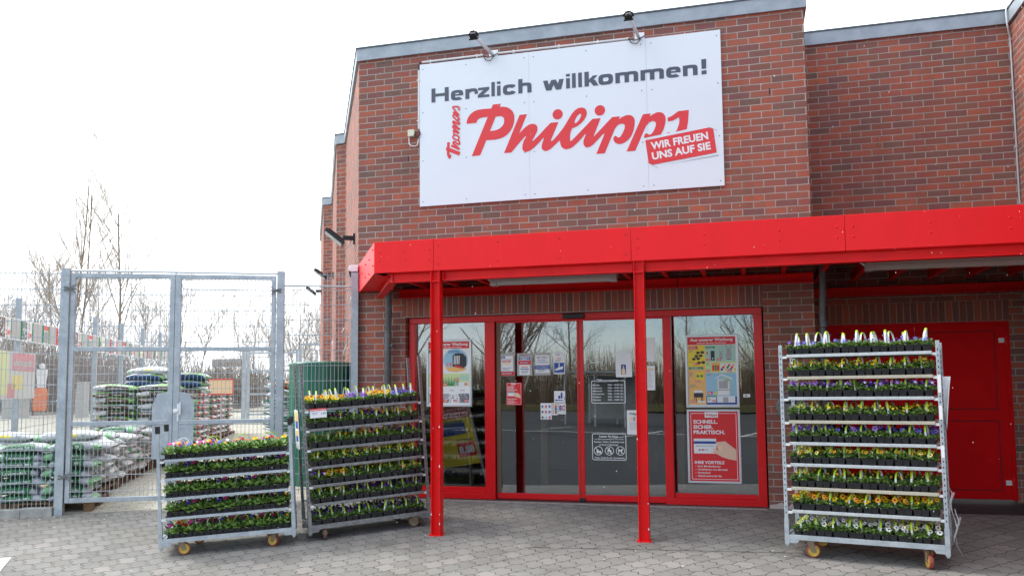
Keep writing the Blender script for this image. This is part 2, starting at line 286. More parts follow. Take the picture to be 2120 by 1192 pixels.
bag_mat('bag_band', (.2, .48, .07), [((.5, .62, .7), .52, 9), ((.6, .05, .04), .66, 12), ((.4, .07, .4), .70, 17)])
bag_mat('bag_navy', (.01, .06, .17), [((.5, .2, .12), .68, 8)])
bag_mat('bag_orange', (.5, .17, .06), [((.65, .65, .65), .6, 8)])
bag_mat('bag_dark_silver', (.5, .52, .55), [((.25, .26, .28), .6, 8)])
mat('green_plastic', (.004, .125, .072), .32, spec=.6); mat('bin_orange', (.78, .17, .02), .45)
mat('bark', (.17, .125, .08), .9, var=.3, vscale=10); mat('twig', (.30, .25, .205), .9); mat('hedge_twig', (.25, .21, .17), .9, var=.3, vscale=2)
mat('snow', (.85, .88, .9), .6); mat('film', (.6, .62, .64), .3)
mat('leaf_litter', (.42, .3, .14), .8); mat('verge', (.12, .11, .05), .95, var=.4, vscale=6)
mat('smoke_panel', (.25, .27, .28), .4); mat('efflorescence', (.5, .45, .43), .9)

# ---------------------------------------------------------------- mesh builder
ORG = {}
class MB:
    def __init__(s): s.v = []; s.f = []; s.m = []
    def add(s, vs, fs, mi=0, T=None):
        b = len(s.v)
        s.v += [(T @ Vector(p)) if T else Vector(p) for p in vs]
        for f in fs: s.f.append([b + i for i in f]); s.m.append(mi)
        return s
    def box(s, x0, x1, y0, y1, z0, z1, mi=0, T=None):
        x0, x1 = min(x0, x1), max(x0, x1); y0, y1 = min(y0, y1), max(y0, y1); z0, z1 = min(z0, z1), max(z0, z1)
        v = [(x0, y0, z0), (x1, y0, z0), (x1, y1, z0), (x0, y1, z0), (x0, y0, z1), (x1, y0, z1), (x1, y1, z1), (x0, y1, z1)]
        return s.add(v, [(0, 3, 2, 1), (4, 5, 6, 7), (0, 1, 5, 4), (1, 2, 6, 5), (2, 3, 7, 6), (3, 0, 4, 7)], mi, T)
    def tube(s, pts, r, n=6, mi=0, cap=True, T=None):
        pts = [Vector(p) for p in pts]; rs = r if isinstance(r, (list, tuple)) else [r] * len(pts)
        vs = []; fs = []
        prev = None
        for i, p in enumerate(pts):
            a = pts[min(i + 1, len(pts) - 1)] - pts[max(i - 1, 0)]
            a = a.normalized() if a.length > 1e-9 else Vector((0, 0, 1))
            if prev is None:
                ref = Vector((0, 0, 1)) if abs(a.z) < .9 else Vector((1, 0, 0)); u = a.cross(ref).normalized()
            else:
                u = prev - a * prev.dot(a); u = u.normalized() if u.length > 1e-6 else a.orthogonal().normalized()
            prev = u; w = a.cross(u)
            for k in range(n):
                t = 2 * math.pi * (k + .5) / n; vs.append(p + (u * math.cos(t) + w * math.sin(t)) * rs[i])
        for i in range(len(pts) - 1):
            for k in range(n):
                k2 = (k + 1) % n; fs.append((i * n + k, i * n + k2, (i + 1) * n + k2, (i + 1) * n + k))
        if cap: fs.append(tuple(reversed(range(n)))); fs.append(tuple(range((len(pts) - 1) * n, len(pts) * n)))
        return s.add(vs, fs, mi, T)
    def lathe(s, prof, n=20, mi=0, T=None):
        vs = []; fs = []
        for r, z in prof:
            for k in range(n):
                t = 2 * math.pi * k / n; vs.append((r * math.cos(t), r * math.sin(t), z))
        for i in range(len(prof) - 1):
            for k in range(n):
                k2 = (k + 1) % n; fs.append((i * n + k, i * n + k2, (i + 1) * n + k2, (i + 1) * n + k))
        return s.add(vs, fs, mi, T)
    def prism(s, poly, d0, d1, mi=0, T=None):           # polygon in (x,z) pulled from y=d0 to y=d1
        n = len(poly); vs = [(x, d0, z) for x, z in poly] + [(x, d1, z) for x, z in poly]
        fs = [tuple(range(n)), tuple(reversed(range(n, 2 * n)))] + [(i, i + n, (i + 1) % n + n, (i + 1) % n) for i in range(n)]
        return s.add(vs, fs, mi, T)
    def flat(s, loops, d, mi=0, T=None):                 # filled outline (with holes) in (x,z) at y=d, facing -y
        if not isinstance(loops[0][0], (tuple, list)): loops = [loops]
        allp = [p for l in loops for p in l]
        tri = tessellate_polygon([[Vector((p[0], p[1], 0)) for p in l] for l in loops])
        vs = [(p[0], d, p[1]) for p in allp]; fs = []
        for a, b_, c in tri:
            A, B, C_ = allp[a], allp[b_], allp[c]
            cr = (B[0] - A[0]) * (C_[1] - A[1]) - (B[1] - A[1]) * (C_[0] - A[0])
            fs.append((a, b_, c) if cr > 0 else (a, c, b_))
        return s.add(vs, fs, mi, T)
    def rect(s, x0, x1, z0, z1, d, mi=0, T=None):
        return s.flat([(x0, z0), (x1, z0), (x1, z1), (x0, z1)], d, mi, T)
    def disc(s, cx, cz, r, d, mi=0, n=20, rx=None, T=None):
        return s.flat([(cx + (rx or r) * math.cos(2 * math.pi * k / n), cz + r * math.sin(2 * math.pi * k / n)) for k in range(n)], d, mi, T)
    def build(s, name, mats, parent=None, frame=FM, o=None, smooth=False, uv=None, bevel=0, kind=None):
        me = bpy.data.meshes.new(name); off = Vector(o) if o is not None else (ORG.get(parent.name, Vector()) if parent else Vector())
        if uv == 'wall': uvs = []
        me.from_pydata([tuple(p - off) for p in s.v], [], s.f); me.update()
        for mm in ([mats] if isinstance(mats, str) else mats): me.materials.append(MATS[mm])
        for p, mi in zip(me.polygons, s.m): p.material_index = mi; p.use_smooth = smooth
        if uv:
            ul = me.uv_layers.new(name='UVMap')
            for p in me.polygons:
                n = p.normal
                for li in p.loop_indices:
                    c = Vector(s.v[me.loops[li].vertex_index])
                    if uv == 'wall':
                        if abs(n.z) > .7: q = (c.x, c.y)
                        else:
                            t = Vector((-n.y, n.x, 0)).normalized(); q = (t.dot(c), c.z + (.172 if p.material_index == 1 and c.y > 1 else 0))
                    else: q = uv(c)
                    ul.data[li].uv = q
        ob = bpy.data.objects.new(name, me); COL.objects.link(ob)
        if parent: ob.parent = parent
        else:
            ob.matrix_world = frame @ Matrix.Translation(off)
        if bevel:
            bm = ob.modifiers.new('bevel', 'BEVEL'); bm.width = bevel; bm.segments = 2; bm.limit_method = 'ANGLE'
        if kind: ob['kind'] = kind
        return ob
def tag(o, label, cat, group=None):
    o['label'] = label; o['category'] = cat
    if group: o['group'] = group
    return o
def thing(name, label, cat, o=(0, 0, 0), frame=FM, group=None):
    e = bpy.data.objects.new(name, None); COL.objects.link(e); e.empty_display_size = .1
    e.matrix_world = frame @ Matrix.Translation(Vector(o)); ORG[e.name] = Vector(o)
    return tag(e, label, cat, group)
def copy_of(ob, parent):
    c = ob.copy(); COL.objects.link(c); c.parent = parent; return c
ORD = ['first', 'second', 'third', 'fourth', 'fifth', 'sixth', 'seventh', 'eighth', 'ninth', 'tenth', 'eleventh', 'twelfth', 'thirteenth', 'fourteenth', 'fifteenth', 'sixteenth', 'seventeenth', 'eighteenth', 'nineteenth', 'twentieth']

TXT = {}
def text_geo(body, bold=0.0):
    k = (body, bold)
    if k in TXT: return TXT[k]
    cu = bpy.data.curves.new('t', 'FONT'); cu.body = body; cu.size = 1; cu.offset = bold; cu.resolution_u = 3
    ob = bpy.data.objects.new('t', cu); me = bpy.data.meshes.new_from_object(ob)
    vs = [(v.co.x, v.co.y) for v in me.vertices]; fs = [tuple(p.vertices) for p in me.polygons]
    bpy.data.objects.remove(ob); bpy.data.meshes.remove(me); bpy.data.curves.remove(cu)
    if not vs: vs = [(0, 0)]
    x0 = min(v[0] for v in vs); x1 = max(v[0] for v in vs); z0 = min(v[1] for v in vs); z1 = max(v[1] for v in vs)
    TXT[k] = (vs, fs, x0, x1, z0, z1); return TXT[k]
def text(mb, body, x0, x1, zb, h, d, mi, bold=.02, T=None, fit=True, align='l', fn=None):
    """text whose capital height is h, fitted to x0..x1 (or natural width)"""
    vs, fs, a, b, c, e = text_geo(body, bold)
    cap = .70; sz = h / cap; sx = (x1 - x0) / (b - a) if fit else sz
    off = x0 if (fit or align == 'l') else ((x0 + x1) / 2 - (b - a) * sx / 2)
    pts = [((v[0] - a) * sx + off, d, zb + v[1] * sz) for v in vs]
    if fn: pts = [fn(*p) for p in pts]
    ff = []
    for f in fs:
        ar = sum((pts[f[i]][0] * pts[f[(i + 1) % len(f)]][2] - pts[f[(i + 1) % len(f)]][0] * pts[f[i]][2]) for i in range(len(f)))
        ff.append(f if ar > 0 else tuple(reversed(f)))
    mb.add(pts, ff, mi, T)

# ---------------------------------------------------------------- ground
RA = R(29.5)
def uv_diag(c): return (c.x * math.cos(RA) + c.y * math.sin(RA), -c.x * math.sin(RA) + c.y * math.cos(RA))
def grid(name, S, V, pos, matn, lift, uvf, label=None):
    mb = MB(); vs = []
    for a in S:
        for b in V:
            p = pos(a, b); vs.append((p.x, p.y, gz(p.x, p.y) + lift))
    n = len(V); fs = [(i * n + j, (i + 1) * n + j, (i + 1) * n + j + 1, i * n + j + 1) for i in range(len(S) - 1) for j in range(n - 1)]
    mb.add(vs, fs)
    ob = mb.build(name, matn, frame=WM, smooth=True, uv=uvf, kind='structure'); return ob
def dmax(s): return 0.0 if s > -5.02 else -(-s - 5.02) * math.tan(R(25.6))
far = [-400, -150, -60, -30, -20]
grid('ground', far + [x * .8 for x in range(-18, 16)] + [14, 20, 40, 100, 300], [-300, -100, -40, -20] + [y * .9 for y in range(-14, 60)] + [58, 70, 100, 200, 500], lambda a, b: Vector((a, b, 0)), 'asphalt', -.03, lambda c: (c.x, c.y))
SS = [-26, -20, -16, -13, -11] + [-9.5 + .3 * k for k in range(45)] + [4.3, 6, 9]
VV = [0, .01, .02, .035, .05] + [.07 + .022 * k for k in range(30)] + [.8, .9, 1]
grid('plaza_paving', SS, list(reversed(VV)), lambda s, v: FP(s, dmax(s) * (1 - v) + (-4.9 - .02 * s) * v), 'plaza_pavers', 0, uv_diag)
S2 = [-60, -30, -16, -13, -11] + [-9.5 + .4 * k for k in range(12)] + [-4.95]
grid('yard_paving', S2, [0, .005, .01, .02, .03, .04, .06, .08, .1, .13, .17, .22, .3, .4, .55, .75, 1], lambda s, v: FP(s, dmax(s) * (1 - v) + 42 * v), 'yard_pavers', .001, lambda c: (c.dot(FD) * .86 + c.dot(FN) * .5, -c.dot(FD) * .5 + c.dot(FN) * .86))
# light row of rectangular pavers along the door sill
mb = MB()
for k in range(28):
    s0 = -4.3 + k * .16; p = FP(s0, -.05)
    mb.box(s0, s0 + .152, -.1, -.003, -.05, gz(p.x, p.y) + .006)
mat('edging', (.33, .29, .27), .85, var=.15, vscale=3)
mb.build('paving_edging', 'edging', kind='structure')
# open joint where two fields of paving meet, and the tip of a painted line
mb = MB(); N_ = 30
for k in range(N_):
    a = -2.2 + 2.75 * k / N_; b = a + 2.75 / N_; w = .004 + .004 * noise.noise((k * .5, 0, 0))
    da = -1.985 + .035 * (a + 2.2); db = -1.985 + .035 * (b + 2.2)
    q = [FP(a, da - w), FP(b, db - w), FP(b, db + w), FP(a, da + w)]
    mb.add([(p.x, p.y, gz(p.x, p.y) + .004) for p in q], [(0, 1, 2, 3)])
mb.build('paving_joint', 'dark_gap', frame=WM, kind='structure')
mb = MB()
q = [Vector((-5.1, 8.74, 0)), Vector((-4.925, 8.25, 0)), Vector((-6.6, 7.6, 0)), Vector((-7.4, 8.25, 0))]
mb.add([(p.x, p.y, gz(p.x, p.y) + .005) for p in q], [(0, 3, 2, 1)])
mb.build('road_marking', 'road_paint', frame=WM, kind='structure')
# bits of leaf and grit blown along the kerb
rnd = random.Random(5); mb = MB()
for k in range(420):
    if k < 300:
        t = rnd.uniform(1.6, 6.2); y = abs(rnd.gauss(.05, .28)) + .05; p = GM @ Vector((t, y, 0))
    else: p = FP(rnd.uniform(-8, 3), -rnd.uniform(.3, 4.5))
    a = rnd.uniform(0, 6.3); l = rnd.uniform(.005, .022); c, s_ = math.cos(a) * l, math.sin(a) * l; z = gz(p.x, p.y) + .006
    mb.add([(p.x - c, p.y - s_, z), (p.x + s_ * .5, p.y - c * .5, z + .004), (p.x + c, p.y + s_, z + .002), (p.x - s_ * .5, p.y + c * .5, z + .006)], [(0, 1, 2, 3)], rnd.choice((0, 1, 1, 2)))
o_ = mb.build('litter', ['leaf_litter', 'concrete', 'road_paint'], frame=WM, kind='stuff'); tag(o_, 'small dry leaf bits and grit scattered over the paving', 'litter')

# ---------------------------------------------------------------- the store building
TOP, CB = 6.05, 5.865
bld = thing('store_building', 'red brick store with grey metal parapet, glass entrance and red side doors', 'building', (-2.1, 0, 0))
RW = 3.28                                     # right hand return wall
w = MB()
def wq(a, b, z0, z1, mi=0):                   # wall quad from (s,d) a to b (outside on the right hand side going a->b seen from above ... facing viewer)
    w.add([(a[0], a[1], z0), (b[0], b[1], z0), (b[0], b[1], z1), (a[0], a[1], z1)], [(0, 1, 2, 3)], mi)
ES0, ES1, EH = -4.315, .195, 2.335
wq((-5, 0), (-4.34, 0), -.5, 2.585); wq((-4.34, 0), (ES0, 0), -.5, EH)
wq((ES1, 0), (.765, 0), -.5, EH); wq((.19, 0), (.765, 0), EH, 2.585)
wq((-5, 0), (.765, 0), 2.585, TOP - .03)
wq((-4.34, 0), (.19, 0), EH, 2.585, 1)
wq((ES0, 0), (ES0, .3), -.3, EH); wq((ES1, .3), (ES1, 0), -.3, EH); w.add([(ES0, 0, EH), (ES1, 0, EH), (ES1, .3, EH), (ES0, .3, EH)], [(0, 3, 2, 1)])
wq((.765, 0), (.765, 1.22), -.5, TOP - .03)
DR0, DR1, DH = .955, 3.085, 2.168
wq((.765, 1.22), (DR0, 1.22), -.5, DH + .26); wq((DR1, 1.22), (RW, 1.22), -.5, DH + .26); wq((DR0, 1.22), (DR1, 1.22), DH, DH + .26, 1); wq((.765, 1.22), (RW, 1.22), DH + .26, TOP - .03)
wq((DR0, 1.22), (DR0, 1.4), -.3, DH); wq((DR1, 1.4), (DR1, 1.22), -.3, DH); w.add([(DR0, 1.22, DH), (DR1, 1.22, DH), (DR1, 1.4, DH), (DR0, 1.4, DH)], [(0, 3, 2, 1)])
wq((RW, 1.22), (RW, -5.5), -.6, TOP - .03); wq((RW, -5.5), (RW + 8, -5.5), -.6, TOP - .03)
SIDE = [(-5, 0), (-6.93, 3.47), (-7.13, 3.50), (-9.6, 8.08), (-9.85, 8.1), (-12.4, 12.7)]
for a, b in zip(SIDE, SIDE[1:]): wq(b, a, -.5, TOP - .03)
wq((-8, 24), (-12.4, 12.7), -.5, TOP - .03)
w.add([(-5, 0, TOP - .05), (.765, 0, TOP - .05), (.765, 1.22, TOP - .05), (RW, 1.22, TOP - .05), (RW, -5.5, TOP - .05), (14, -5.5, TOP - .05), (14, 24, TOP - .05), (-8, 24, TOP - .05)] + [(x, y, TOP - .05) for x, y in reversed(SIDE[1:])], [tuple(range(13))])
w.build('wall', ['brick', 'soldier_brick'], bld, uv='wall')
# soldier brick uses rotated rows: the joints stand upright
for k in range(1): pass
def coping(name, pts, out=.035):
    """zinc parapet cap along a polyline in (s,d), outside to the right"""
    mb = MB()
    P = [Vector((x, y, 0)) for x, y in pts]
    nrm = []
    for i, p in enumerate(P):
        ds = []
        if i > 0: ds.append((P[i] - P[i - 1]).normalized())
        if i < len(P) - 1: ds.append((P[i + 1] - P[i]).normalized())
        ns = [Vector((d.y, -d.x, 0)) for d in ds]; n = sum(ns, Vector()).normalized(); n = n / max(.35, n.dot(ns[0])); nrm.append(n)
    prof = [(out, CB, 0), (out, TOP - .022, 0), (out + .013, TOP - .018, 1), (out + .013, TOP, 1), (-.32, TOP + .01, 0), (-.32, CB, 0)]
    for i in range(len(P) - 1):
        for (o0, z0, m0), (o1, z1, m1) in zip(prof, prof[1:] + prof[:1]):
            a, b = P[i] + nrm[i] * o0, P[i + 1] + nrm[i + 1] * o0; c, d = P[i + 1] + nrm[i + 1] * o1, P[i] + nrm[i] * o1
            mb.add([(a.x, a.y, z0), (b.x, b.y, z0), (c.x, c.y, z1), (d.x, d.y, z1)], [(0, 1, 2, 3)], max(m0, m1))
        Ls = (P[i + 1] - P[i]).length; u = (P[i + 1] - P[i]).normalized(); n0 = Vector((u.y, -u.x, 0))
        k = .9
        while k < Ls - .3:                       # folded seams
            q = P[i] + u * k; T = Matrix(((u.x, n0.x, 0, q.x), (u.y, n0.y, 0, q.y), (0, 0, 1, 0), (0, 0, 0, 1)))
            mb.box(-.012, .012, out - .01, out + .004, CB + .002, TOP - .024, 0, T); k += 1.95
    mb.build(name, ['zinc', 'zinc_lip'], bld)
coping('roof_edge', [(-12.4, 12.7), (-9.85, 8.1), (-9.6, 8.08), (-7.13, 3.5), (-6.93, 3.47), (-5, 0), (.765, 0), (.765, 1.22), (RW, 1.22), (RW, -5.5)])
# dark room behind the glass
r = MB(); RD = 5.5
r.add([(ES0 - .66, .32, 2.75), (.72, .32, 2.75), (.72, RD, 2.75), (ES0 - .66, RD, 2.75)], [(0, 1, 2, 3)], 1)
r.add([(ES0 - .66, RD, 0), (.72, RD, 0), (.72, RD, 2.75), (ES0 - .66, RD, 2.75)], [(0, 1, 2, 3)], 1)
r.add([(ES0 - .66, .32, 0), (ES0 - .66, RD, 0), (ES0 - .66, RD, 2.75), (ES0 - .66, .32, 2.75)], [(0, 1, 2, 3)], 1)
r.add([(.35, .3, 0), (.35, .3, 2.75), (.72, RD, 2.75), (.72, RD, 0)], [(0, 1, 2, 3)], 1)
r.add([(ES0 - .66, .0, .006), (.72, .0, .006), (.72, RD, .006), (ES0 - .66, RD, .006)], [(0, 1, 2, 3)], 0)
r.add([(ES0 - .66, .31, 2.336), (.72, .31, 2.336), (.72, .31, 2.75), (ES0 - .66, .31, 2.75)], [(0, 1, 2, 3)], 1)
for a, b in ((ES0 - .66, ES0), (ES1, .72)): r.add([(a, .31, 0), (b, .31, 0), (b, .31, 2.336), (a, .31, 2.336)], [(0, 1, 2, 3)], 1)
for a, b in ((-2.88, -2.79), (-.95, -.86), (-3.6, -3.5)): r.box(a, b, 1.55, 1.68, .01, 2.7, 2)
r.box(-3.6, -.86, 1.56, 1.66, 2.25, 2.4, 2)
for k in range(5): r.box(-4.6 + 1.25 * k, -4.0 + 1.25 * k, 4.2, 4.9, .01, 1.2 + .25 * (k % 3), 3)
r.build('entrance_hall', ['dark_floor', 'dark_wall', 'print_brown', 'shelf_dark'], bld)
# entrance glazing
ed = .08
fr = MB()
fr.box(ES0 + .02, .18, ed, ed + .09, 2.257, 2.332); fr.box(ES0 + .02, -3.12, ed, ed + .09, .002, .083); fr.box(-.985, .18, ed, ed + .09, .002, .08)
fr.box(ES0 + .02, -4.215, ed, ed + .09, .083, 2.257); fr.box(.082, .18, ed, ed + .09, .08, 2.257)
fr.box(-3.252, -3.12, ed, ed + .09, .083, 2.257); fr.box(-.985, -.887, ed, ed + .09, .08, 2.257)
fr.box(-4.2, -3.26, ed + .02, ed + .06, .084, .15); fr.box(-.88, .075, ed + .02, ed + .06, .081, .135)
fr.build('entrance_frame', 'red_frame', bld, bevel=.004)
for a, b, z in ((-4.215, -3.252, .083), (-.887, .082, .08)):
    g = MB(); g.box(a, b, ed + .062, ed + .07, z, 2.257); g.build('window_pane', 'glass', bld)
for a, b, flip in ((-3.105, -2.03, 0), (-2.02, -.99, 1)):
    l = MB(); lo = .055 if flip == 0 else .03; ro = .03 if flip == 0 else .012
    l.box(a, b, ed + .035, ed + .075, .012, .085); l.box(a, b, ed + .035, ed + .075, 2.235, 2.256)
    if flip: l.box(a, a + .047, ed + .035, ed + .075, .085, 2.235)
    else: l.box(b - .025, b, ed + .035, ed + .075, .085, 2.235)
    d = l.build('sliding_door', 'red_frame', bld, bevel=.003)
    g = MB(); g.box(a + (.047 if flip else .05), b - (.0 if flip else .025), ed + .05, ed + .058, .085, 2.235); g.build('door_glass', 'glass', d, o=ORG[bld.name])
    if not flip:
        g = MB(); g.box(a, a + .05, ed + .036, ed + .074, .085, 2.235); g.box(b, b + .01, ed + .045, ed + .08, .0, 2.25); g.build('door_seal', 'print_brown', d, o=ORG[bld.name])
    else:
        g = MB(); g.box(a - .02, a + .05, ed + .01, ed + .034, .012, .045); g.build('floor_guide', 'black_plastic', d, o=ORG[bld.name])
s_ = MB(); s_.box(-2.215, -1.94, ed - .055, ed - .001, 2.262, 2.322); s_.build('door_sensor', 'black_plastic', bld, bevel=.008)
# red service door in the recess, two leaves with panel grooves
dd = 1.245
for k, (a, b) in enumerate(((DR0 + .045, 2.026), (2.032, DR1 - .045))):
    l = MB(); l.box(a, b, dd, dd + .05, .01, DH - .05)
    lf = l.build('service_door', 'red_door', bld, bevel=.003)
    g = MB(); i0, i1 = (a + .12, b - .1) if k == 0 else (a + .15, b - .115)
    for z0, z1 in ((1.09, 2.05), (.115, .955)):
        for bx in ((i0, i1, z0, z0 + .009), (i0, i1, z1 - .009, z1), (i0, i0 + .009, z0 + .009, z1 - .009), (i1 - .009, i1, z0 + .009, z1 - .009)): g.rect(bx[0], bx[1], bx[2], bx[3], dd - .0025)
    g.build('panel_groove', 'dark_gap', lf, o=ORG[bld.name])
    if k == 1:
        for zc in (1.93, .21):
            h = MB(); h.tube([(b + .012, dd - .012, zc - .07), (b + .012, dd - .012, zc + .07)], .016, 10); h.build('hinge', 'red_paint', lf, o=ORG[bld.name])
            h = MB(); h.box(b - .075, b - .012, dd - .006, dd - .001, zc - .028, zc + .03); h.build('hinge_plate', 'white', lf, o=ORG[bld.name])
fr = MB(); fr.box(DR0, DR0 + .045, 1.225, 1.31, 0, DH); fr.box(DR1 - .045, DR1, 1.225, 1.31, 0, DH); fr.box(DR0 + .045, DR1 - .045, 1.225, 1.31, DH - .05, DH)
fr.build('service_door_frame', 'red_door', bld, bevel=.003)
# efflorescence at the foot of the pier
e_ = MB(); rnd = random.Random(3); pts = [(.2, -.03)]; 
for k in range(15): pts.append((.2 + .035 * k, .02 + .09 * abs(noise.noise((k * .45, 3.3, 0))) + rnd.uniform(0, .03)))
pts.append((.74, -.03)); e_.flat(pts, -.003); e_.build('salt_stain', 'efflorescence', bld)
v_ = MB()
for s0, z0 in ((-4.27, 4.42), (.35, 4.86)): v_.rect(s0 - .006, s0 + .006, z0, z0 + .075, -.002)
v_.build('weep_hole', 'dark_gap', bld)

# ---------------------------------------------------------------- canopy
can = thing('entrance_canopy', 'long red metal canopy on two steel columns across the shop front', 'canopy', (-1.5, -1.6, 2.6))
FZ0, FZ1, FY = 2.697, 3.048, -1.66
js = [-3.995, -3.288, -1.12, .946, RW - .01]
sc = [[(-3.93, 2), (-3.63, 2), (-3.34, 2)], [(-3.235, 1), (-2.55, 1), (-1.87, 1), (-1.175, 1)], [(-1.05, 2), (-.38, 2), (.34, 2), (.87, 2)], [(1.02, 2), (1.7, 2), (2.37, 2), (3.0, 2)]]
for k in range(4):
    f = MB(); a, b = js[k] + .002, js[k + 1] - .002
    f.box(a, b, FY, FY + .03, FZ0, FZ1); f.box(a, b, FY + .03, FY + .24, FZ0, FZ0 + .006)
    p = f.build('fascia_panel', 'red_fascia', can, bevel=.003)
    s_ = MB()
    for x, kind in sc[k]:
        for z in ((FZ1 - .115, FZ0 + .135) if kind == 2 else (FZ1 - .075, FZ0 + .07)):
            T = Matrix.Translation((x, FY, z)) @ Matrix.Rotation(R(90), 4, 'X')
            s_.lathe([(.0, .007), (.006, .006), (.011, .0), (.013, -.002)] if kind == 2 else [(0, .003), (.006, .003), (.007, -.001)], 10, kind - 1, T)
    s_.build('screw', ['dark_gap', 'red_paint'], p, o=ORG[can.name], smooth=True)
f = MB()                                      # slanting end back to the wall corner
A, B = (-3.997, FY), (-4.985, -.005)
f.add([(A[0], A[1], FZ0), (B[0], B[1], FZ0 - .01), (B[0], B[1], FZ1 + .015), (A[0], A[1], FZ1), (A[0] + .03, A[1] + .02, FZ0), (B[0] + .03, B[1], FZ0 - .01), (B[0] + .03, B[1], FZ1 + .015), (A[0] + .03, A[1] + .02, FZ1)],
      [(0, 3, 2, 1), (4, 5, 6, 7), (0, 1, 5, 4), (3, 7, 6, 2), (0, 4, 7, 3), (1, 2, 6, 5)])
f.add([(A[0], A[1], FZ0), (A[0] + .28, A[1] + .02, FZ0), (B[0] + .5, B[1], FZ0), (B[0], B[1], FZ0)], [(0, 1, 2, 3)])
p = f.build('end_panel', 'red_fascia', can)
u = Vector((B[0] - A[0], B[1] - A[1], 0)).normalized(); s_ = MB()
for k, (t, z) in enumerate([(.12, 2.98), (.12, 2.8), (.55, 2.93), (.55, 2.76), (.95, 2.93), (1.0, 2.78), (1.4, 2.88), (1.75, 2.9), (1.75, 2.76)]):
    s_.tube([(A[0] + u.x * t + .0, A[1] + u.y * t, z), (A[0] + u.x * t - u.y * .012 * 1, A[1] + u.y * t + u.x * .012, z)], .009, 8)
s_.build('screw', 'red_paint', p, o=ORG[can.name])
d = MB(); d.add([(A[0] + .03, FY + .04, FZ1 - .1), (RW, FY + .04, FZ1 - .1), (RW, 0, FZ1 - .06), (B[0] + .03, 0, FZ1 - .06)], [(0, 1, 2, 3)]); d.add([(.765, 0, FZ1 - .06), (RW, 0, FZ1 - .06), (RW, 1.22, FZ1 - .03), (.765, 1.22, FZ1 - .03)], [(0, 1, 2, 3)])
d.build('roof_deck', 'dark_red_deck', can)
def ibeam(mb, a, b, z0, z1, y0, y1, tf=.009, tw=.007):
    mb.box(a, b, y0, y1, z0, z0 + tf); mb.box(a, b, y0, y1, z1 - tf, z1); ym = (y0 + y1) / 2; mb.box(a, b, ym - tw / 2, ym + tw / 2, z0 + tf, z1 - tf)
b_ = MB(); ibeam(b_, -3.80, -3.325, 2.59, 2.70, -1.63, -1.53); ibeam(b_, -3.195, -1.11, 2.59, 2.70, -1.63, -1.53); ibeam(b_, -.98, RW - .01, 2.59, 2.70, -1.63, -1.53)
for x in (-3.335, -3.195, -1.12, -.99): b_.box(x, x + .008, -1.63, -1.53, 2.6, 2.69)
b_.build('front_beam', 'red_paint', can)
b_ = MB(); T = Matrix.Translation((-3.8, -1.6, 0)) @ Matrix.Rotation(math.atan2(1.5, -.83), 4, 'Z'); 
for q in ((0, 1.72, -.05, .05, 2.59, 2.599), (0, 1.72, -.05, .05, 2.691, 2.7), (0, 1.72, -.004, .004, 2.599, 2.691)): b_.box(*q, 0, T)
b_.build('end_beam', 'red_paint', can)
b_ = MB(); ibeam(b_, -4.37, -2.69, 2.582, 2.69, -.13, -.02); ibeam(b_, -2.68, -.78, 2.582, 2.69, -.13, -.02); ibeam(b_, -.77, .755, 2.582, 2.69, -.13, -.02)
b_.build('wall_beam', 'red_paint', can)
b_ = MB(); ibeam(b_, .78, RW - .02, 2.52, 2.63, 1.08, 1.19); b_.build('wall_beam', 'red_paint', can)
for k in range(17):
    x = -4.0 + .44 * k; b_ = MB(); y1 = -.02 if x < .75 else 1.1
    ib0 = MB(); b_.box(x, x + .05, -1.52, y1, 2.70, 2.706); b_.box(x + .022, x + .028, -1.52, y1, 2.706, 2.80); b_.box(x, x + .05, -1.52, y1, 2.80, 2.806)
    b_.build('rafter', 'red_paint', can)
for x0, zb in ((-3.322, gz(*FP(-3.27, -1.6).xy)), (-1.1, gz(*FP(-1.05, -1.6).xy))):
    c = MB(); c.box(x0, x0 + .008, -1.665, -1.555, zb - .05, 2.695); c.box(x0 + .096, x0 + .104, -1.665, -1.555, zb - .05, 2.695); c.box(x0 + .008, x0 + .096, -1.614, -1.606, zb - .05, 2.574); c.box(x0 + .008, x0 + .096, -1.614, -1.606, 2.586, 2.695)
    c.box(x0 + .008, x0 + .096, -1.66, -1.56, 2.575, 2.585); c.box(x0 - .02, x0 + .125, -1.68, -1.54, zb - .03, zb + .006)
    rnd = random.Random(int(x0 * 100)); ch = c
    for k in range(6 if x0 < -2 else 3):                       # chipped paint on the flange edge
        z = zb + rnd.random() ** 2 * 1.1 + .05; h = rnd.uniform(.006, .028); e = x0 + .095 if rnd.random() < .75 else x0 - .001
        ch.flat([(e, z), (e + .010, z - h * .3), (e + .0098, z + h), (e + .001, z + h * .7)], -1.6668, 1)
        if e > x0 and k % 2 == 0: ch.add([(x0 + .1048, -1.664, z), (x0 + .1048, -1.664 + rnd.uniform(.004, .014), z + h * .4), (x0 + .1048, -1.664, z + h)], [(0, 1, 2)], 1)
    c.build('column', ['red_paint', 'chip'], can)
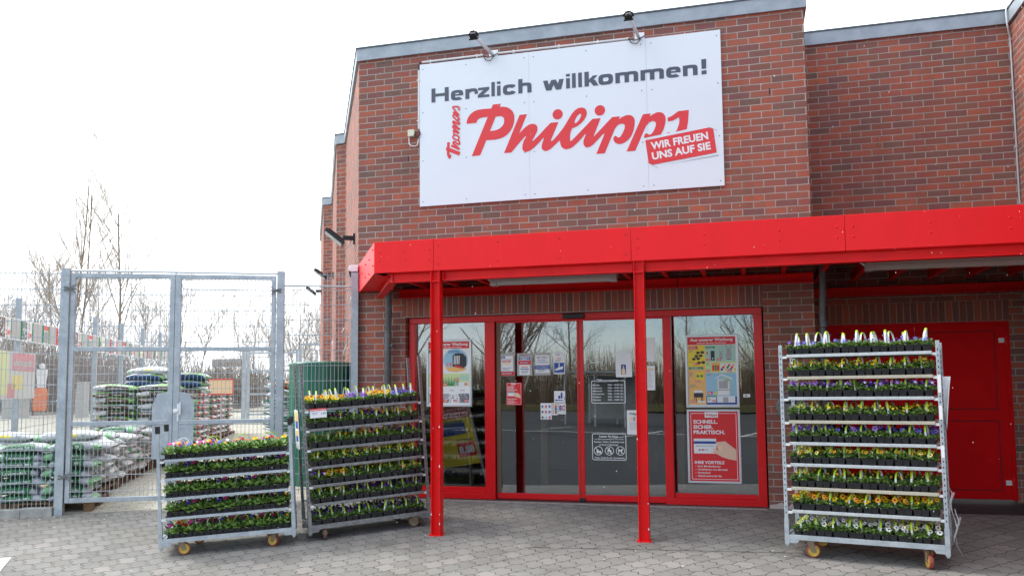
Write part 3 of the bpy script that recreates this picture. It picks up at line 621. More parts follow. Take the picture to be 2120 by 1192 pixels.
# tube lamps under the canopy
for a, b, z, lab in (((-2.74, -1.296), (-1.33, -1.24), 2.60, 'grey tube lamp under the canopy between the two red columns'), ((1.18, -1.15), (2.75, -1.08), 2.61, 'grey tube lamp under the dark right end of the canopy')):
    t = thing('tube_lamp', lab, 'lamp', (a[0], a[1], z), group='tube lamps under the canopy')
    u = Vector((b[0] - a[0], b[1] - a[1], 0)); Ln = u.length; T = Matrix.Translation((a[0], a[1], z)) @ Matrix.Rotation(math.atan2(u.y, u.x), 4, 'Z')
    m_ = MB(); m_.prism([(-.03, -.05), (.03, -.05), (.045, -.01), (.045, .03), (-.045, .03), (-.045, -.01)], .07, Ln - .07, 0, T @ Matrix.Rotation(R(90), 4, 'Z') @ Matrix.Scale(-1, 4, (0, 1, 0)))
    m_.build('lamp_body', 'lamp_grey', t)
    for x in (0, Ln - .075):
        c = MB(); c.box(x, x + .073, -.055, .055, -.056, .036, 0, T); c.build('end_cap', 'lamp_grey', t, bevel=.006)
    c = MB(); c.tube([T @ Vector((-.28, .01, .06)), T @ Vector((-.06, 0, .05)), T @ Vector((.0, 0, .0))], .012, 6); c.build('conduit', 'white_pipe', t)

# ---------------------------------------------------------------- downpipes
def elbow(pts, n=6):
    P = [Vector(p) for p in pts]; out_ = [P[0]]
    for i in range(1, len(P) - 1):
        a = P[i] + (P[i - 1] - P[i]).normalized() * min(.12, (P[i - 1] - P[i]).length * .45); b = P[i] + (P[i + 1] - P[i]).normalized() * min(.12, (P[i + 1] - P[i]).length * .45)
        for k in range(n + 1):
            t = k / n; out_.append(a * (1 - t) ** 2 + P[i] * 2 * t * (1 - t) + b * t * t)
    return out_ + [P[-1]]
def downpipe(s, d, z0, path, lab, m):
    t = thing('downpipe', lab, 'downpipe', (s, d, z0), group='rain downpipes')
    p = MB(); p.tube(elbow(path), .041, 14); p.build('pipe', m, t, smooth=True)
    c = MB()
    for z in (1.97, .95): c.tube([(s, d, z - .02), (s, d, z + .02)], .048, 14); c.tube([(s + .05, d, z), (s + .05, 0 if d < .5 else 1.2, z)], .008, 6); c.tube([(s + .06, d - .01, z), (s + .06, d - .03, z)], .014, 8)
    c.tube([(s, d, 2.07), (s, d, 2.13)], .046, 14)
    c.build('pipe_clamp', m, t)
downpipe(-4.525, -.085, -.05, [(-4.525, -.085, -.15), (-4.525, -.085, 2.2), (-4.46, -.2, 2.42), (-4.42, -.32, 2.6), (-4.42, -.32, 2.9)], 'grey round downpipe with an elbow beside the left window', 'grey_pipe')
downpipe(.85, -.06, -.1, [(.85, .0, -.15), (.85, .0, 2.25), (.86, -.06, 2.5), (.86, -.1, 2.9)], 'dark downpipe at the brick corner behind the tall flower trolley', 'grey_pipe')

# ---------------------------------------------------------------- shop sign
LOGO_P = [(-3.444, 4.845), (-3.438, 4.888), (-3.421, 4.93), (-3.391, 4.967), (-3.345, 4.999), (-3.293, 5.016), (-3.233, 5.02), (-3.103, 5.018), (-3.084, 5.066), (-2.972, 5.067), (-2.991, 5.027), (-2.944, 5.025), (-2.892, 5.012), (-2.849, 4.985), (-2.816, 4.948), (-2.797, 4.899), (-2.794, 4.849), (-2.801, 4.799), (-2.818, 4.747), (-2.844, 4.702), (-2.888, 4.656), (-2.933, 4.628), (-2.991, 4.609), (-3.065, 4.6), (-3.175, 4.604), (-3.259, 4.412), (-3.375, 4.408), (-3.154, 4.91), (-3.234, 4.909), (-3.267, 4.901), (-3.294, 4.881), (-3.31, 4.845)]
LOGO_PH = [(-3.046, 4.903), (-2.989, 4.905), (-2.956, 4.896), (-2.936, 4.873), (-2.931, 4.84), (-2.938, 4.797), (-2.961, 4.767), (-2.998, 4.738), (-3.035, 4.725), (-3.079, 4.72), (-3.125, 4.721)]
LOGO_H = [(-2.725, 4.895), (-2.626, 4.896), (-2.735, 4.649), (-2.699, 4.685), (-2.655, 4.724), (-2.611, 4.753), (-2.567, 4.764), (-2.531, 4.759), (-2.503, 4.739), (-2.49, 4.706), (-2.493, 4.67), (-2.508, 4.636), (-2.533, 4.596), (-2.559, 4.548), (-2.557, 4.537), (-2.545, 4.543), (-2.454, 4.624), (-2.382, 4.696), (-2.317, 4.754), (-2.217, 4.754), (-2.312, 4.541), (-2.318, 4.523), (-2.309, 4.513), (-2.284, 4.531), (-2.227, 4.589), (-2.169, 4.655), (-2.131, 4.708), (-2.088, 4.775), (-2.045, 4.841), (-2.002, 4.886), (-1.959, 4.909), (-1.914, 4.913), (-1.876, 4.899), (-1.854, 4.868), (-1.85, 4.836), (-1.86, 4.795), (-1.885, 4.752), (-1.927, 4.71), (-1.984, 4.673), (-2.042, 4.657), (-2.062, 4.61), (-2.071, 4.554), (-2.069, 4.501), (-2.06, 4.494), (-2.035, 4.513), (-1.95, 4.593), (-1.844, 4.692), (-1.779, 4.754), (-1.678, 4.753), (-1.774, 4.521), (-1.686, 4.604), (-1.602, 4.687), (-1.53, 4.753), (-1.433, 4.753), (-1.451, 4.716), (-1.41, 4.742), (-1.362, 4.758), (-1.321, 4.76), (-1.287, 4.747), (-1.261, 4.717), (-1.253, 4.682), (-1.256, 4.627), (-1.271, 4.559), (-1.299, 4.493), (-1.334, 4.451), (-1.382, 4.417), (-1.43, 4.402), (-1.471, 4.407), (-1.504, 4.428), (-1.523, 4.464), (-1.52, 4.491), (-1.506, 4.511), (-1.489, 4.511), (-1.472, 4.493), (-1.455, 4.486), (-1.435, 4.494), (-1.407, 4.537), (-1.382, 4.59), (-1.376, 4.624), (-1.384, 4.649), (-1.411, 4.658), (-1.445, 4.655), (-1.48, 4.63), (-1.508, 4.588), (-1.633, 4.303), (-1.74, 4.302), (-1.634, 4.543), (-1.636, 4.554), (-1.646, 4.551), (-1.716, 4.484), (-1.772, 4.43), (-1.814, 4.402), (-1.856, 4.395), (-1.883, 4.408), (-1.9, 4.438), (-1.9, 4.483), (-1.881, 4.531), (-1.866, 4.564), (-1.87, 4.57), (-1.888, 4.556), (-1.952, 4.488), (-2.023, 4.427), (-2.072, 4.4), (-2.121, 4.393), (-2.163, 4.411), (-2.188, 4.441), (-2.198, 4.481), (-2.201, 4.513), (-2.208, 4.514), (-2.255, 4.472), (-2.312, 4.424), (-2.355, 4.399), (-2.391, 4.394), (-2.423, 4.408), (-2.439, 4.438), (-2.438, 4.474), (-2.425, 4.515), (-2.409, 4.56), (-2.41, 4.567), (-2.421, 4.564), (-2.47, 4.512), (-2.535, 4.453), (-2.593, 4.416), (-2.647, 4.402), (-2.68, 4.419), (-2.694, 4.453), (-2.69, 4.502), (-2.671, 4.558), (-2.643, 4.598), (-2.649, 4.607), (-2.66, 4.603), (-2.744, 4.518), (-2.839, 4.414), (-2.938, 4.413)]
LOGO_LH = [(-1.936, 4.834), (-1.922, 4.829), (-1.926, 4.801), (-1.948, 4.761), (-1.976, 4.729), (-1.997, 4.719), (-2.01, 4.725), (-2.007, 4.746), (-1.989, 4.786), (-1.961, 4.822)]
LOGO_P2 = [(-1.151, 4.752), (-1.055, 4.753), (-1.07, 4.716), (-1.027, 4.742), (-0.981, 4.759), (-0.939, 4.759), (-0.905, 4.742), (-0.881, 4.704), (-0.875, 4.657), (-0.886, 4.595), (-0.906, 4.534), (-0.938, 4.479), (-1.143, 4.453), (-1.143, 4.473), (-1.132, 4.499), (-1.117, 4.511), (-1.101, 4.504), (-1.079, 4.488), (-1.056, 4.492), (-1.028, 4.525), (-1.004, 4.574), (-0.993, 4.62), (-1.006, 4.649), (-1.037, 4.658), (-1.075, 4.644), (-1.111, 4.608), (-1.139, 4.555), (-1.254, 4.302), (-1.362, 4.302)]
LOGO_1 = [(-0.851, 4.679), (-0.8, 4.697), (-0.754, 4.727), (-0.719, 4.75), (-0.595, 4.752), (-0.608, 4.608), (-0.625, 4.516), (-0.755, 4.498), (-0.736, 4.534), (-0.715, 4.595), (-0.71, 4.641), (-0.717, 4.675), (-0.748, 4.656), (-0.794, 4.637), (-0.848, 4.632)]
LOGO_T = [(-0.867, 4.485), (-0.841, 4.5), (-0.827, 4.489)]
DOTS = [[(-2.226, 4.855), (-2.226, 4.919)], [(-1.685, 4.853), (-1.684, 4.917)]]
TAG = [(-1.128, 4.422), (-0.358, 4.513), (-0.312, 4.491), (-0.28, 4.199), (-1.047, 4.11), (-1.094, 4.134)]
TAGL = [[(-0.414, 4.555), (-0.261, 4.463), (-0.265, 4.461)], [(-1.136, 4.161), (-0.981, 4.067), (-0.985, 4.065)], [(-0.943, 4.091), (-0.258, 4.168), (-0.258, 4.161)]]
TAGT = [(-1.056, 4.3), (-0.371, 4.373), (-1.046, 4.173), (-0.344, 4.245), (-1.058, 4.375)]
THOMAS = [([(-3.663, 4.412), (-3.684, 4.425), (-3.697, 4.457), (-3.698, 4.518), (-3.694, 4.623)], 0.0292), ([(-3.712, 4.556), (-3.712, 4.512)], 0.026), ([(-3.684, 4.52), (-3.538, 4.454)], 0.0403), ([(-3.669, 4.454), (-3.667, 4.414)], 0.0169), ([(-3.657, 4.574), (-3.54, 4.515)], 0.0234), ([(-3.544, 4.515), (-3.586, 4.562), (-3.624, 4.596), (-3.626, 4.617), (-3.606, 4.618), (-3.561, 4.584), (-3.543, 4.586), (-3.541, 4.602)], 0.0195), ([(-3.541, 4.602), (-3.557, 4.634), (-3.591, 4.645), (-3.624, 4.667), (-3.633, 4.688), (-3.613, 4.708), (-3.578, 4.703), (-3.551, 4.678), (-3.55, 4.657), (-3.564, 4.636)], 0.0169), ([(-3.62, 4.709), (-3.617, 4.728), (-3.628, 4.776)], 0.0156), ([(-3.628, 4.773), (-3.546, 4.727)], 0.0221), ([(-3.55, 4.732), (-3.62, 4.803), (-3.629, 4.827), (-3.616, 4.832), (-3.578, 4.802), (-3.546, 4.784), (-3.541, 4.795)], 0.0195), ([(-3.55, 4.786), (-3.619, 4.864), (-3.629, 4.886), (-3.616, 4.891), (-3.577, 4.863), (-3.546, 4.849), (-3.541, 4.867)], 0.0195), ([(-3.541, 4.867), (-3.57, 4.897), (-3.616, 4.945), (-3.628, 4.97), (-3.612, 4.987), (-3.573, 4.955), (-3.545, 4.925), (-3.549, 4.91), (-3.574, 4.906)], 0.0169), ([(-3.627, 5.018), (-3.545, 4.969)], 0.0221), ([(-3.545, 4.966), (-3.622, 5.065), (-3.624, 5.088), (-3.569, 5.086), (-3.545, 5.071), (-3.541, 5.05), (-3.552, 5.031)], 0.0169)]
HEAD = [('H', -3.932, -3.689), ('e', -3.658, -3.487), ('r', -3.458, -3.308), ('z', -3.287, -3.128), ('l', -3.101, -3.054), ('i', -3.025, -2.977), ('c', -2.945, -2.769), ('h', -2.739, -2.563), ('w', -2.411, -2.135), ('i', -2.111, -2.061), ('l', -2.034, -1.986), ('l', -1.954, -1.906), ('k', -1.874, -1.701), ('o', -1.697, -1.513), ('m', -1.483, -1.199), ('m', -1.17, -0.884), ('e', -0.856, -0.681), ('n', -0.654, -0.478), ('!', -0.432, -0.373)]
sg = thing('shop_sign', 'big white welcome board with red script lettering on the brick wall', 'sign', (-2.15, 0, 3.79))
SX0, SX1, SZ0, SZ1, SY = -4.1, -.198, 3.793, 5.71, -.03
p_ = MB(); xs = [SX0, -2.598, -1.098, SX1]
for a, b in zip(xs, xs[1:]): p_.box(a + .001, b - .001, SY, -.004, SZ0, SZ1)
pn = p_.build('board', 'sign_white', sg)
s_ = MB()
for a in (SX0 + .045, -3.45, -2.66, -2.535, -1.85, -1.16, -1.035, SX1 - .045):
    for z in (SZ0 + .06, 4.4, 5.05, SZ1 - .07): s_.disc(a, z, .0075, SY - .0015, 0, 8)
s_.build('screw', 'zinc_lip', sg)
def ribbon(mb, pts, w, d, mi):
    pts = [Vector((p[0], p[1])) for p in pts]
    if len(pts) > 2:                         # smooth
        q = []
        for i in range(len(pts) - 1):
            p0, p1, p2, p3 = pts[max(i - 1, 0)], pts[i], pts[i + 1], pts[min(i + 2, len(pts) - 1)]
            for k in range(4):
                t = k / 4; q.append(.5 * ((2 * p1) + (p2 - p0) * t + (2 * p0 - 5 * p1 + 4 * p2 - p3) * t * t + (3 * p1 - p0 - 3 * p2 + p3) * t ** 3))
        pts = q + [pts[-1]]
    l, r = [], []
    for i, p in enumerate(pts):
        a = (pts[min(i + 1, len(pts) - 1)] - pts[max(i - 1, 0)]).normalized(); n = Vector((-a.y, a.x)) * w / 2; l.append(p + n); r.append(p - n)
    for i in range(len(pts) - 1):
        for tri in ((l[i], r[i], r[i + 1]), (l[i], r[i + 1], l[i + 1])):
            cr = (tri[1] - tri[0]).cross(tri[2] - tri[0])
            t3 = tri if cr > 0 else (tri[0], tri[2], tri[1]); mb.add([(q.x, d, q.y) for q in t3], [(0, 1, 2)], mi)
    return mb
lg = MB(); D1 = SY - .003
lg.flat([LOGO_P, LOGO_PH], D1, 0); lg.flat([LOGO_H, LOGO_LH], D1, 0); lg.flat(LOGO_P2, D1, 0); lg.flat(LOGO_1, D1, 0); lg.flat(LOGO_T, D1, 0)
for c, e in DOTS: lg.disc(c[0], c[1], .066, D1, 0, 28)
for k, (pts, wd_) in enumerate(THOMAS): ribbon(lg, pts, wd_ * 1.22, D1 - .0006 * k, 0)
lg.build('script_lettering', 'sign_red', sg)
def superel(cx, cz, rx, rz, t, p=.62):
    c, s = math.cos(t), math.sin(t); return (cx + rx * math.copysign(abs(c) ** p, c), cz + rz * math.copysign(abs(s) ** p, s))
def arc(mb, cx, cz, rx, rz, sw, sh, t0, t1, d, n=22):
    o = [superel(cx, cz, rx, rz, R(t0 + (t1 - t0) * k / n)) for k in range(n + 1)]; i = [superel(cx, cz, rx - sw, rz - sh, R(t0 + (t1 - t0) * k / n)) for k in range(n + 1)]
    for k in range(n):
        q = [o[k], o[k + 1], i[k + 1], i[k]]
        ar = sum(q[j][0] * q[(j + 1) % 4][1] - q[(j + 1) % 4][0] * q[j][1] for j in range(4))
        if ar < 0: q.reverse()
        mb.add([(x, d, z) for x, z in q], [(0, 1, 2, 3)])
hd = MB(); BZ, CH = 5.176, .189; XH = CH * .70
for ch, a, b in HEAD:
    sw, sh, z0, d = .056, .042, BZ, SY - .003; m = (a + b) / 2; rx = (b - a) / 2; rz = XH / 2 + .002; cz = z0 + XH / 2
    if ch == 'H': hd.rect(a, a + .056, z0, z0 + CH, d); hd.rect(b - .056, b, z0, z0 + CH, d); hd.rect(a + .056, b - .056, z0 + CH * .40, z0 + CH * .61, d)
    if ch == 'l': hd.rect(a, b, z0, z0 + CH, d)
    if ch == 'i': hd.rect(a, b, z0, z0 + XH, d); hd.rect(a, b, z0 + CH * .82, z0 + CH, d)
    if ch == '!': hd.rect(a, b, z0, z0 + CH * .25, d); hd.flat([(a + .003, z0 + CH * .36), (b - .003, z0 + CH * .36), (b, z0 + CH), (a, z0 + CH)], d)
    if ch == 'o': arc(hd, m, cz, rx, rz, sw, sh, 0, 360, d, 40)
    if ch == 'c': arc(hd, m, cz, rx, rz, sw, sh, 22, 338, d, 36)
    if ch == 'e': arc(hd, m, cz, rx, rz, sw, sh * .9, 0, 318, d, 36); hd.rect(a + sw, b - .002, cz - .008, cz + .013, d - .001); hd.rect(b - sw, b, cz - .008, cz + .005, d - .0015)
    if ch == 'z':
        hd.rect(a, b, z0, z0 + .034, d); hd.rect(a + .005, b - .003, z0 + XH - .034, z0 + XH, d); hd.flat([(a, z0 + .034), (a + .075, z0 + .034), (b - .003, z0 + XH - .034), (b - .08, z0 + XH - .034)], d)
    if ch == 'r': hd.rect(a, a + sw, z0, z0 + XH, d); arc(hd, a + .098, z0 + .055, .075, XH - .053, sw * .8, .04, 0, 150, d - .001, 18)
    if ch in 'nh': hd.rect(a, a + sw, z0, z0 + (XH if ch == 'n' else CH), d); hd.rect(b - sw, b, z0, z0 + .08, d); arc(hd, m, z0 + .08, rx, XH - .078, sw, .038, 0, 165, d - .001, 24)
    if ch == 'm':
        w3 = (b - a - sw) / 2
        hd.rect(a, a + sw, z0, z0 + XH, d)
        for q in (0, 1):
            x0 = a + w3 * q; x1 = x0 + w3 + sw; hd.rect(x1 - sw, x1, z0, z0 + .08, d - .0003 * q); arc(hd, (x0 + x1) / 2, z0 + .08, (x1 - x0) / 2, XH - .078, sw, .038, 0, 160, d - .001 - .0005 * q, 22)
    if ch == 'w':
        t = z0 + XH; q = (b - a)
        for x0, x1, y in ((0, .27, 0), (.98, .73, .0004)):
            s0 = 1 if x0 < .5 else -1
            pts = [(a + q * x0, t), (a + q * x0 + s0 * .06, t), (a + q * x1 + s0 * .025, z0), (a + q * x1 - s0 * .035, z0)]
            hd.flat(pts if s0 < 0 else list(reversed(pts)), d - y)
        for x0, x1, y in ((.5, .27, .0008), (.5, .73, .0012)):
            hd.flat([(a + q * x0 - .03, t), (a + q * x0 + .03, t), (a + q * x1 + .033, z0), (a + q * x1 - .033, z0)], d - y)
    if ch == 'k':
        hd.rect(a, a + sw, z0, z0 + CH, d); hd.flat([(a + sw, z0 + .045), (a + sw, z0 + .085), (b - .065, z0 + XH), (b - .004, z0 + XH), (a + .105, z0 + .072)], d - .0005); hd.flat([(a + .085, z0 + .085), (a + .135, z0 + .075), (b + .004, z0), (b - .062, z0), (a + .07, z0 + .06)], d - .001)
hd.build('heading_lettering', 'slate', sg)
tg = MB(); D2 = SY - .004
tg.flat(TAG, D2, 0)
ux = Vector((TAGT[1][0] - TAGT[0][0], TAGT[1][1] - TAGT[0][1])).normalized(); up_ = Vector((-ux.y, ux.x))
for body, o, e in (('WIR FREUEN', TAGT[0], TAGT[1]), ('UNS AUF SIE', TAGT[2], TAGT[3])):
    o = Vector(o); wd_ = (Vector(e) - o).length
    text(tg, body, 0, wd_, 0, .088, D2 - .0015, 1, .035, fn=lambda x, y, z: ((o + ux * x + up_ * z).x, y, (o + ux * x + up_ * z).y))
rnd = random.Random(9)
for k in range(70):
    q = Vector(TAGT[0]) + ux * rnd.uniform(0, .83) + up_ * rnd.uniform(-.13, .1); r_ = rnd.uniform(.001, .0032); tg.disc(q.x, q.y, r_, D2 - .0025, 0, 6)
for l in TAGL: tg.flat(l, D2 - .002, 2)
tg.build('red_tag', ['sign_red', 'white', 'slate'], sg)

# ---------------------------------------------------------------- spotlights and wiring over the sign
def spotlight(s, hs, lab):
    t = thing('sign_spotlight', lab, 'spotlight', (s, 0, 5.72), group='spotlights over the sign')
    pl = MB(); pl.box(s - .035, s + .085, -.012, -.002, 5.66, 5.80); pl.build('wall_plate', 'white', t)
    h = Vector((hs, -.58, 5.79)); b_ = Vector((s + .02, -.012, 5.735))
    a = MB(); a.tube([b_, h], .023, 4); a.build('arm', 'alu', t)
    T = Matrix.Translation(h) @ Matrix.Rotation(R(38), 4, 'X') @ Matrix.Scale(.66, 4)
    hd_ = MB(); hd_.box(-.07, .07, -.05, .04, -.06, .0, 0, T); hd_.box(-.085, .085, -.075, .07, -.085, -.06, 0, T); 
    for k in range(7): hd_.box(-.06 + k * .02, -.054 + k * .02, -.045, .035, 0, .022, 0, T)
    x = hd_.build('lamp_head', 'black_plastic', t, bevel=.004)
    g = MB(); g.box(-.05, .05, -.03, .02, .022, .045, 0, T); g.build('driver_cover', 'alu', t)
    y = MB(); y.tube([T @ Vector((.085 * math.cos(k * .35), .0, .0 + .08 * math.sin(k * .35) - .02)) for k in range(10)], .010, 6)
    for k in range(0, 10, 2): y.tube([T @ Vector((.09 * math.cos(k * .35), -.01, .0 + .085 * math.sin(k * .35) - .02)), T @ Vector((.09 * math.cos(k * .35), .01, .0 + .085 * math.sin(k * .35) - .02))], .012, 6)
    y.build('yoke', 'black_plastic', t)
    c = MB(); c.tube([(s - .11, -.03, 5.73), (s - .07, -.06, 5.66), (s + .0, -.07, 5.64), (s + .04, -.05, 5.70), (s + .02, -.03, 5.735)], .006, 6); c.tube([(s - .11, -.03, 5.735), (s - .04, -.06, 5.69), (s + .03, -.04, 5.71), (s + .09, -.03, 5.745)], .006, 6); c.build('cable', 'black_rubber', t)
spotlight(-3.1, -3.165, 'black spotlight on a grey arm above the left half of the sign')
spotlight(-1.2, -1.235, 'black spotlight on a grey arm above the right half of the sign')
t = thing('wiring_conduit', 'white plastic conduit running along the top and left side of the sign', 'conduit', (-4.09, 0, 4.8))
c = MB(); c.tube([(-4.07, -.02, 5.745), (-3.215, -.02, 5.745)], .014, 8); c.tube([(-3.005, -.02, 5.745), (-1.3, -.02, 5.735)], .014, 8); c.tube([(-4.115, -.02, 5.64), (-4.115, -.02, 4.84)], .014, 8)
for x in (-3.95, -3.3, -2.8, -2.2, -1.7): c.box(x - .008, x + .008, -.03, -.004, 5.72, 5.765)
for z in (5.5, 4.95): c.box(-4.14, -4.09, -.036, -.004, z - .008, z + .008)
c.build('pipe', 'white_pipe', t)
c = MB(); c.tube(elbow([(-4.07, -.02, 5.745), (-4.115, -.02, 5.74), (-4.115, -.02, 5.64)]), .008, 6); c.tube(elbow([(-4.115, -.02, 4.84), (-4.08, -.05, 4.74), (-4.17, -.05, 4.72), (-4.17, -.03, 4.78)]), .008, 6); c.build('cable', 'black_rubber', t)
t = thing('junction_box', 'small cream junction box with a looped white wire left of the sign', 'junction box', (-4.22, 0, 4.73))
c = MB(); c.box(-4.265, -4.175, -.05, -.003, 4.745, 4.835); c.build('box', 'cream_box', t, bevel=.006)
c = MB(); c.tube(elbow([(-4.25, -.03, 4.745), (-4.25, -.04, 4.62), (-4.13, -.04, 4.60), (-4.12, -.03, 4.70)]), .007, 6); c.build('wire', 'white_pipe', t)
c = MB(); c.tube(elbow([(RW + .03, 1.2, 6.09), (RW - .06, 1.14, 6.08), (RW - .06, 1.12, 5.8), (RW - .015, 1.19, 5.68), (RW - .015, 1.19, 3.3), (RW - .015, 1.19, 1.7)]), .011, 8)
for z in (5.66, 5.0, 4.3, 3.6): c.box(RW - .035, RW - .003, 1.175, 1.212, z - .012, z + .012)
o_ = c.build('lightning_cable', 'alu', None, FM, (RW, 1.2, 0)); tag(o_, 'thin bright cable running down the inner brick corner at the right', 'cable')
# floodlights on the slanting side wall
u1 = Vector((-.486, .874, 0)); n1 = Vector((-.874, -.486, 0))
def floodlight(p, sc_, lab, u, n):
    t = thing('wall_floodlight', lab, 'floodlight', p, group='floodlights on the side wall')
    P = Vector(p); T = Matrix.Translation(P) @ Matrix(((u.x, n.x, 0, 0), (u.y, n.y, 0, 0), (0, 0, 1, 0), (0, 0, 0, 1)))
    a = MB(); a.box(-.06, .06, 0, .03, -.07, .07, 0, T); a.box(-.03, .03, .03, .17, -.02, .04, 0, T); a.build('bracket', 'black_plastic', t)
    T2 = T @ Matrix.Translation((0, .27, .0)) @ Matrix.Rotation(R(38), 4, 'X') @ Matrix.Scale(sc_, 4)
    h = MB(); h.box(-.16, .16, -.16, .22, -.03, .03, 0, T2)
    for k in range(6): h.box(-.15 + k * .055, -.135 + k * .055, -.12, .18, .03, .05, 0, T2)
    h.build('lamp_head', 'black_plastic', t, bevel=.006)
    g = MB(); g.box(-.14, .14, -.14, .2, -.036, -.0305, 0, T2); g.build('lens', 'led_glass', t)
    c = MB(); c.tube([T @ Vector((0.02, .05, -.02)), T @ Vector((.02, .1, -.12)), T @ Vector((.02, .13, -.14)), T @ Vector((.02, .15, -.03))], .007, 6); c.build('cable', 'white_pipe', t)
floodlight((-5.40, .72, 3.56), .85, 'black floodlight on the side wall nearest the building corner', u1, n1)
u2 = Vector((-.477, .879, 0)); n2 = Vector((-.879, -.477, 0))
floodlight((-8.6, 6.25, 3.86), .85, 'black floodlight further back on the side wall, second from the corner', u2, n2)
u3 = Vector((-.485, .875, 0)); n3 = Vector((-.875, -.485, 0))
floodlight((-11.2, 10.55, 4.05), .85, 'small dark floodlight at the far end of the side wall', u3, n3)
t = MB(); b_ = Vector((-8.55, 6.15, 2.1))
T = Matrix.Translation(b_) @ Matrix(((u2.x, n2.x, 0, 0), (u2.y, n2.y, 0, 0), (0, 0, 1, 0), (0, 0, 0, 1)))
t.box(-.45, .45, .002, .03, -.3, .32, 0, T)
for k, (c0, mi) in enumerate(((-.38, 1), (-.08, 2), (.2, 1))): t.box(c0, c0 + .2, .03, .034, -.24, .26, mi, T)
o_ = t.build('notice_board', ['white', 'print_red', 'print_orange'], None, FM, tuple(b_)); tag(o_, 'white framed notice board with red and orange sheets on the side wall', 'notice board')
t = MB(); t.tube(elbow([(-5.9, 1.5, 2.2), (-6.1, 1.9, 2.1), (-6.35, 2.25, 2.0), (-6.5, 2.6, 1.96)]), .012, 6)
t.tube([(-5.45, .75, 2.75), (-5.85, 1.5, 2.75)], .012, 6); t.tube([(-6.35, 2.3, 2.4), (-6.8, 3.1, 2.4)], .012, 6)
o_ = t.build('handrail_pipe', 'white_pipe', None, FM, (-6, 1.5, 2)); tag(o_, 'pale pipes fixed along the slanting side wall behind the fence', 'pipe')

t = thing('wall_ashtray', 'round dull steel ashtray on the brick pier behind the tall trolley', 'ashtray', (.44, 0, 1.0))
mb = MB(); mb.lathe([(0, .14), (.15, .138), (.16, .125), (.16, .003), (0, .002)], 32, 0, Matrix.Translation((.46, 0, 1.16)) @ Matrix.Rotation(R(90), 4, 'X')); mb.build('body', 'old_steel', t, smooth=False, bevel=.004)
mb = MB(); mb.box(.40, .52, -.146, -.1385, 1.2, 1.23); mb.build('slot_cover', 'black_plastic', t)

# ---------------------------------------------------------------- posters on the side panes
PM = ['white', 'print_red', 'print_yellow', 'print_orange', 'print_green', 'print_mint', 'print_lime', 'print_sky', 'print_dark', 'print_grey', 'print_blue', 'print_skin', 'print_brown', 'print_mid', 'print_peach']
WHT, RED, YEL, ORA, GRN, MIN, LIM, SKY, DRK, GRY, BLU, SKN, BRN, MID, PEA = range(15)
def poster(s0, z0, lab, name='poster'):
    t = thing(name, lab, 'poster', (s0, .13, z0), group=None); w_, h_ = .62, .872
    f = MB(); b_ = .026
    for q in ((0, w_, 0, b_), (0, w_, h_ - b_, h_), (0, b_, b_, h_ - b_), (w_ - b_, w_, b_, h_ - b_)): f.box(s0 + q[0], s0 + q[1], .116, .1405, z0 + q[2], z0 + q[3])
    f.build('snap_frame', 'alu', t, bevel=.004)
    p = MB(); p.box(s0 + .02, s0 + w_ - .02, .130, .137, z0 + .02, z0 + h_ - .02, 0)
    return t, p, s0, z0, .1295
class Lay:
    def __init__(s, p, s0, z0, d): s.p, s.s, s.z, s.d = p, s0, z0, d; s.k = 0
    def r(s, x0, x1, a, b, mi, l=0): s.p.rect(s.s + x0, s.s + x1, s.z + a, s.z + b, s.d - .0009 * l, mi)
    def f(s, pts, mi, l=1): s.p.flat([(s.s + x, s.z + z) for x, z in pts], s.d - .0009 * l, mi)
    def c(s, x, z, r, mi, l=1, rx=None): s.p.disc(s.s + x, s.z + z, r, s.d - .0009 * l, mi, 18, rx)
    def t(s, body, x0, x1, zb, h, mi, l=2, bold=.02, fit=True): text(s.p, body, s.s + x0, s.s + x1, s.z + zb, h, s.d - .0009 * l, mi, bold, fit=fit)
    def price(s, body, x, z, w=.05, h=.03): s.r(x, x + w, z, z + h, RED, 3); s.t(body, x + .006, x + w - .006, z + .006, h * .6, WHT, 4, .03)
def lines(L_, x0, x1, z, n, mi=MID, dz=.010, l=2):
    rr = random.Random(int((x0 + z) * 999))
    for k in range(n): L_.r(x0, x0 + (x1 - x0) * rr.uniform(.55, 1), z - k * dz, z - k * dz + .0035, mi, l)
# right upper poster
t, p, s0, z0, d = poster(-.722, 1.152, 'framed sales poster with sunglasses and a play house on the right window pane'); Lp = Lay(p, s0, z0, d)
Lp.r(.03, .59, .75, .842, RED, 1); Lp.t('Aus unserer Werbung', .06, .56, .795, .033, WHT, 2, .03); Lp.t('gültig ab Montag, 06.03.2023', .14, .48, .763, .016, WHT, 2, .01)
Lp.r(.03, .235, .49, .745, YEL, 1); Lp.r(.235, .59, .55, .745, MIN, 1); Lp.r(.235, .59, .41, .55, LIM, 1); Lp.r(.03, .235, .035, .49, ORA, 1); Lp.r(.235, .59, .035, .41, SKY, 1); Lp.r(.235, .59, .035, .13, BLU, 2)
Lp.r(.04, .15, .715, .735, RED, 2); Lp.t('Sonnige', .05, .12, .719, .011, WHT, 3, .02); Lp.r(.04, .15, .692, .712, RED, 2); Lp.t('Aussichten', .05, .14, .696, .011, WHT, 3, .02)
for x, z in ((.15, .655), (.13, .615), (.10, .58), (.16, .535)):
    Lp.c(x, z, .017, DRK, 2, .022); Lp.c(x + .052, z + .004, .017, DRK, 2, .022); Lp.r(x, x + .05, z + .008, z + .013, DRK, 3)
Lp.price('3,-', .105, .505); lines(Lp, .045, .1, .68, 3); lines(Lp, .045, .1, .55, 2, RED)
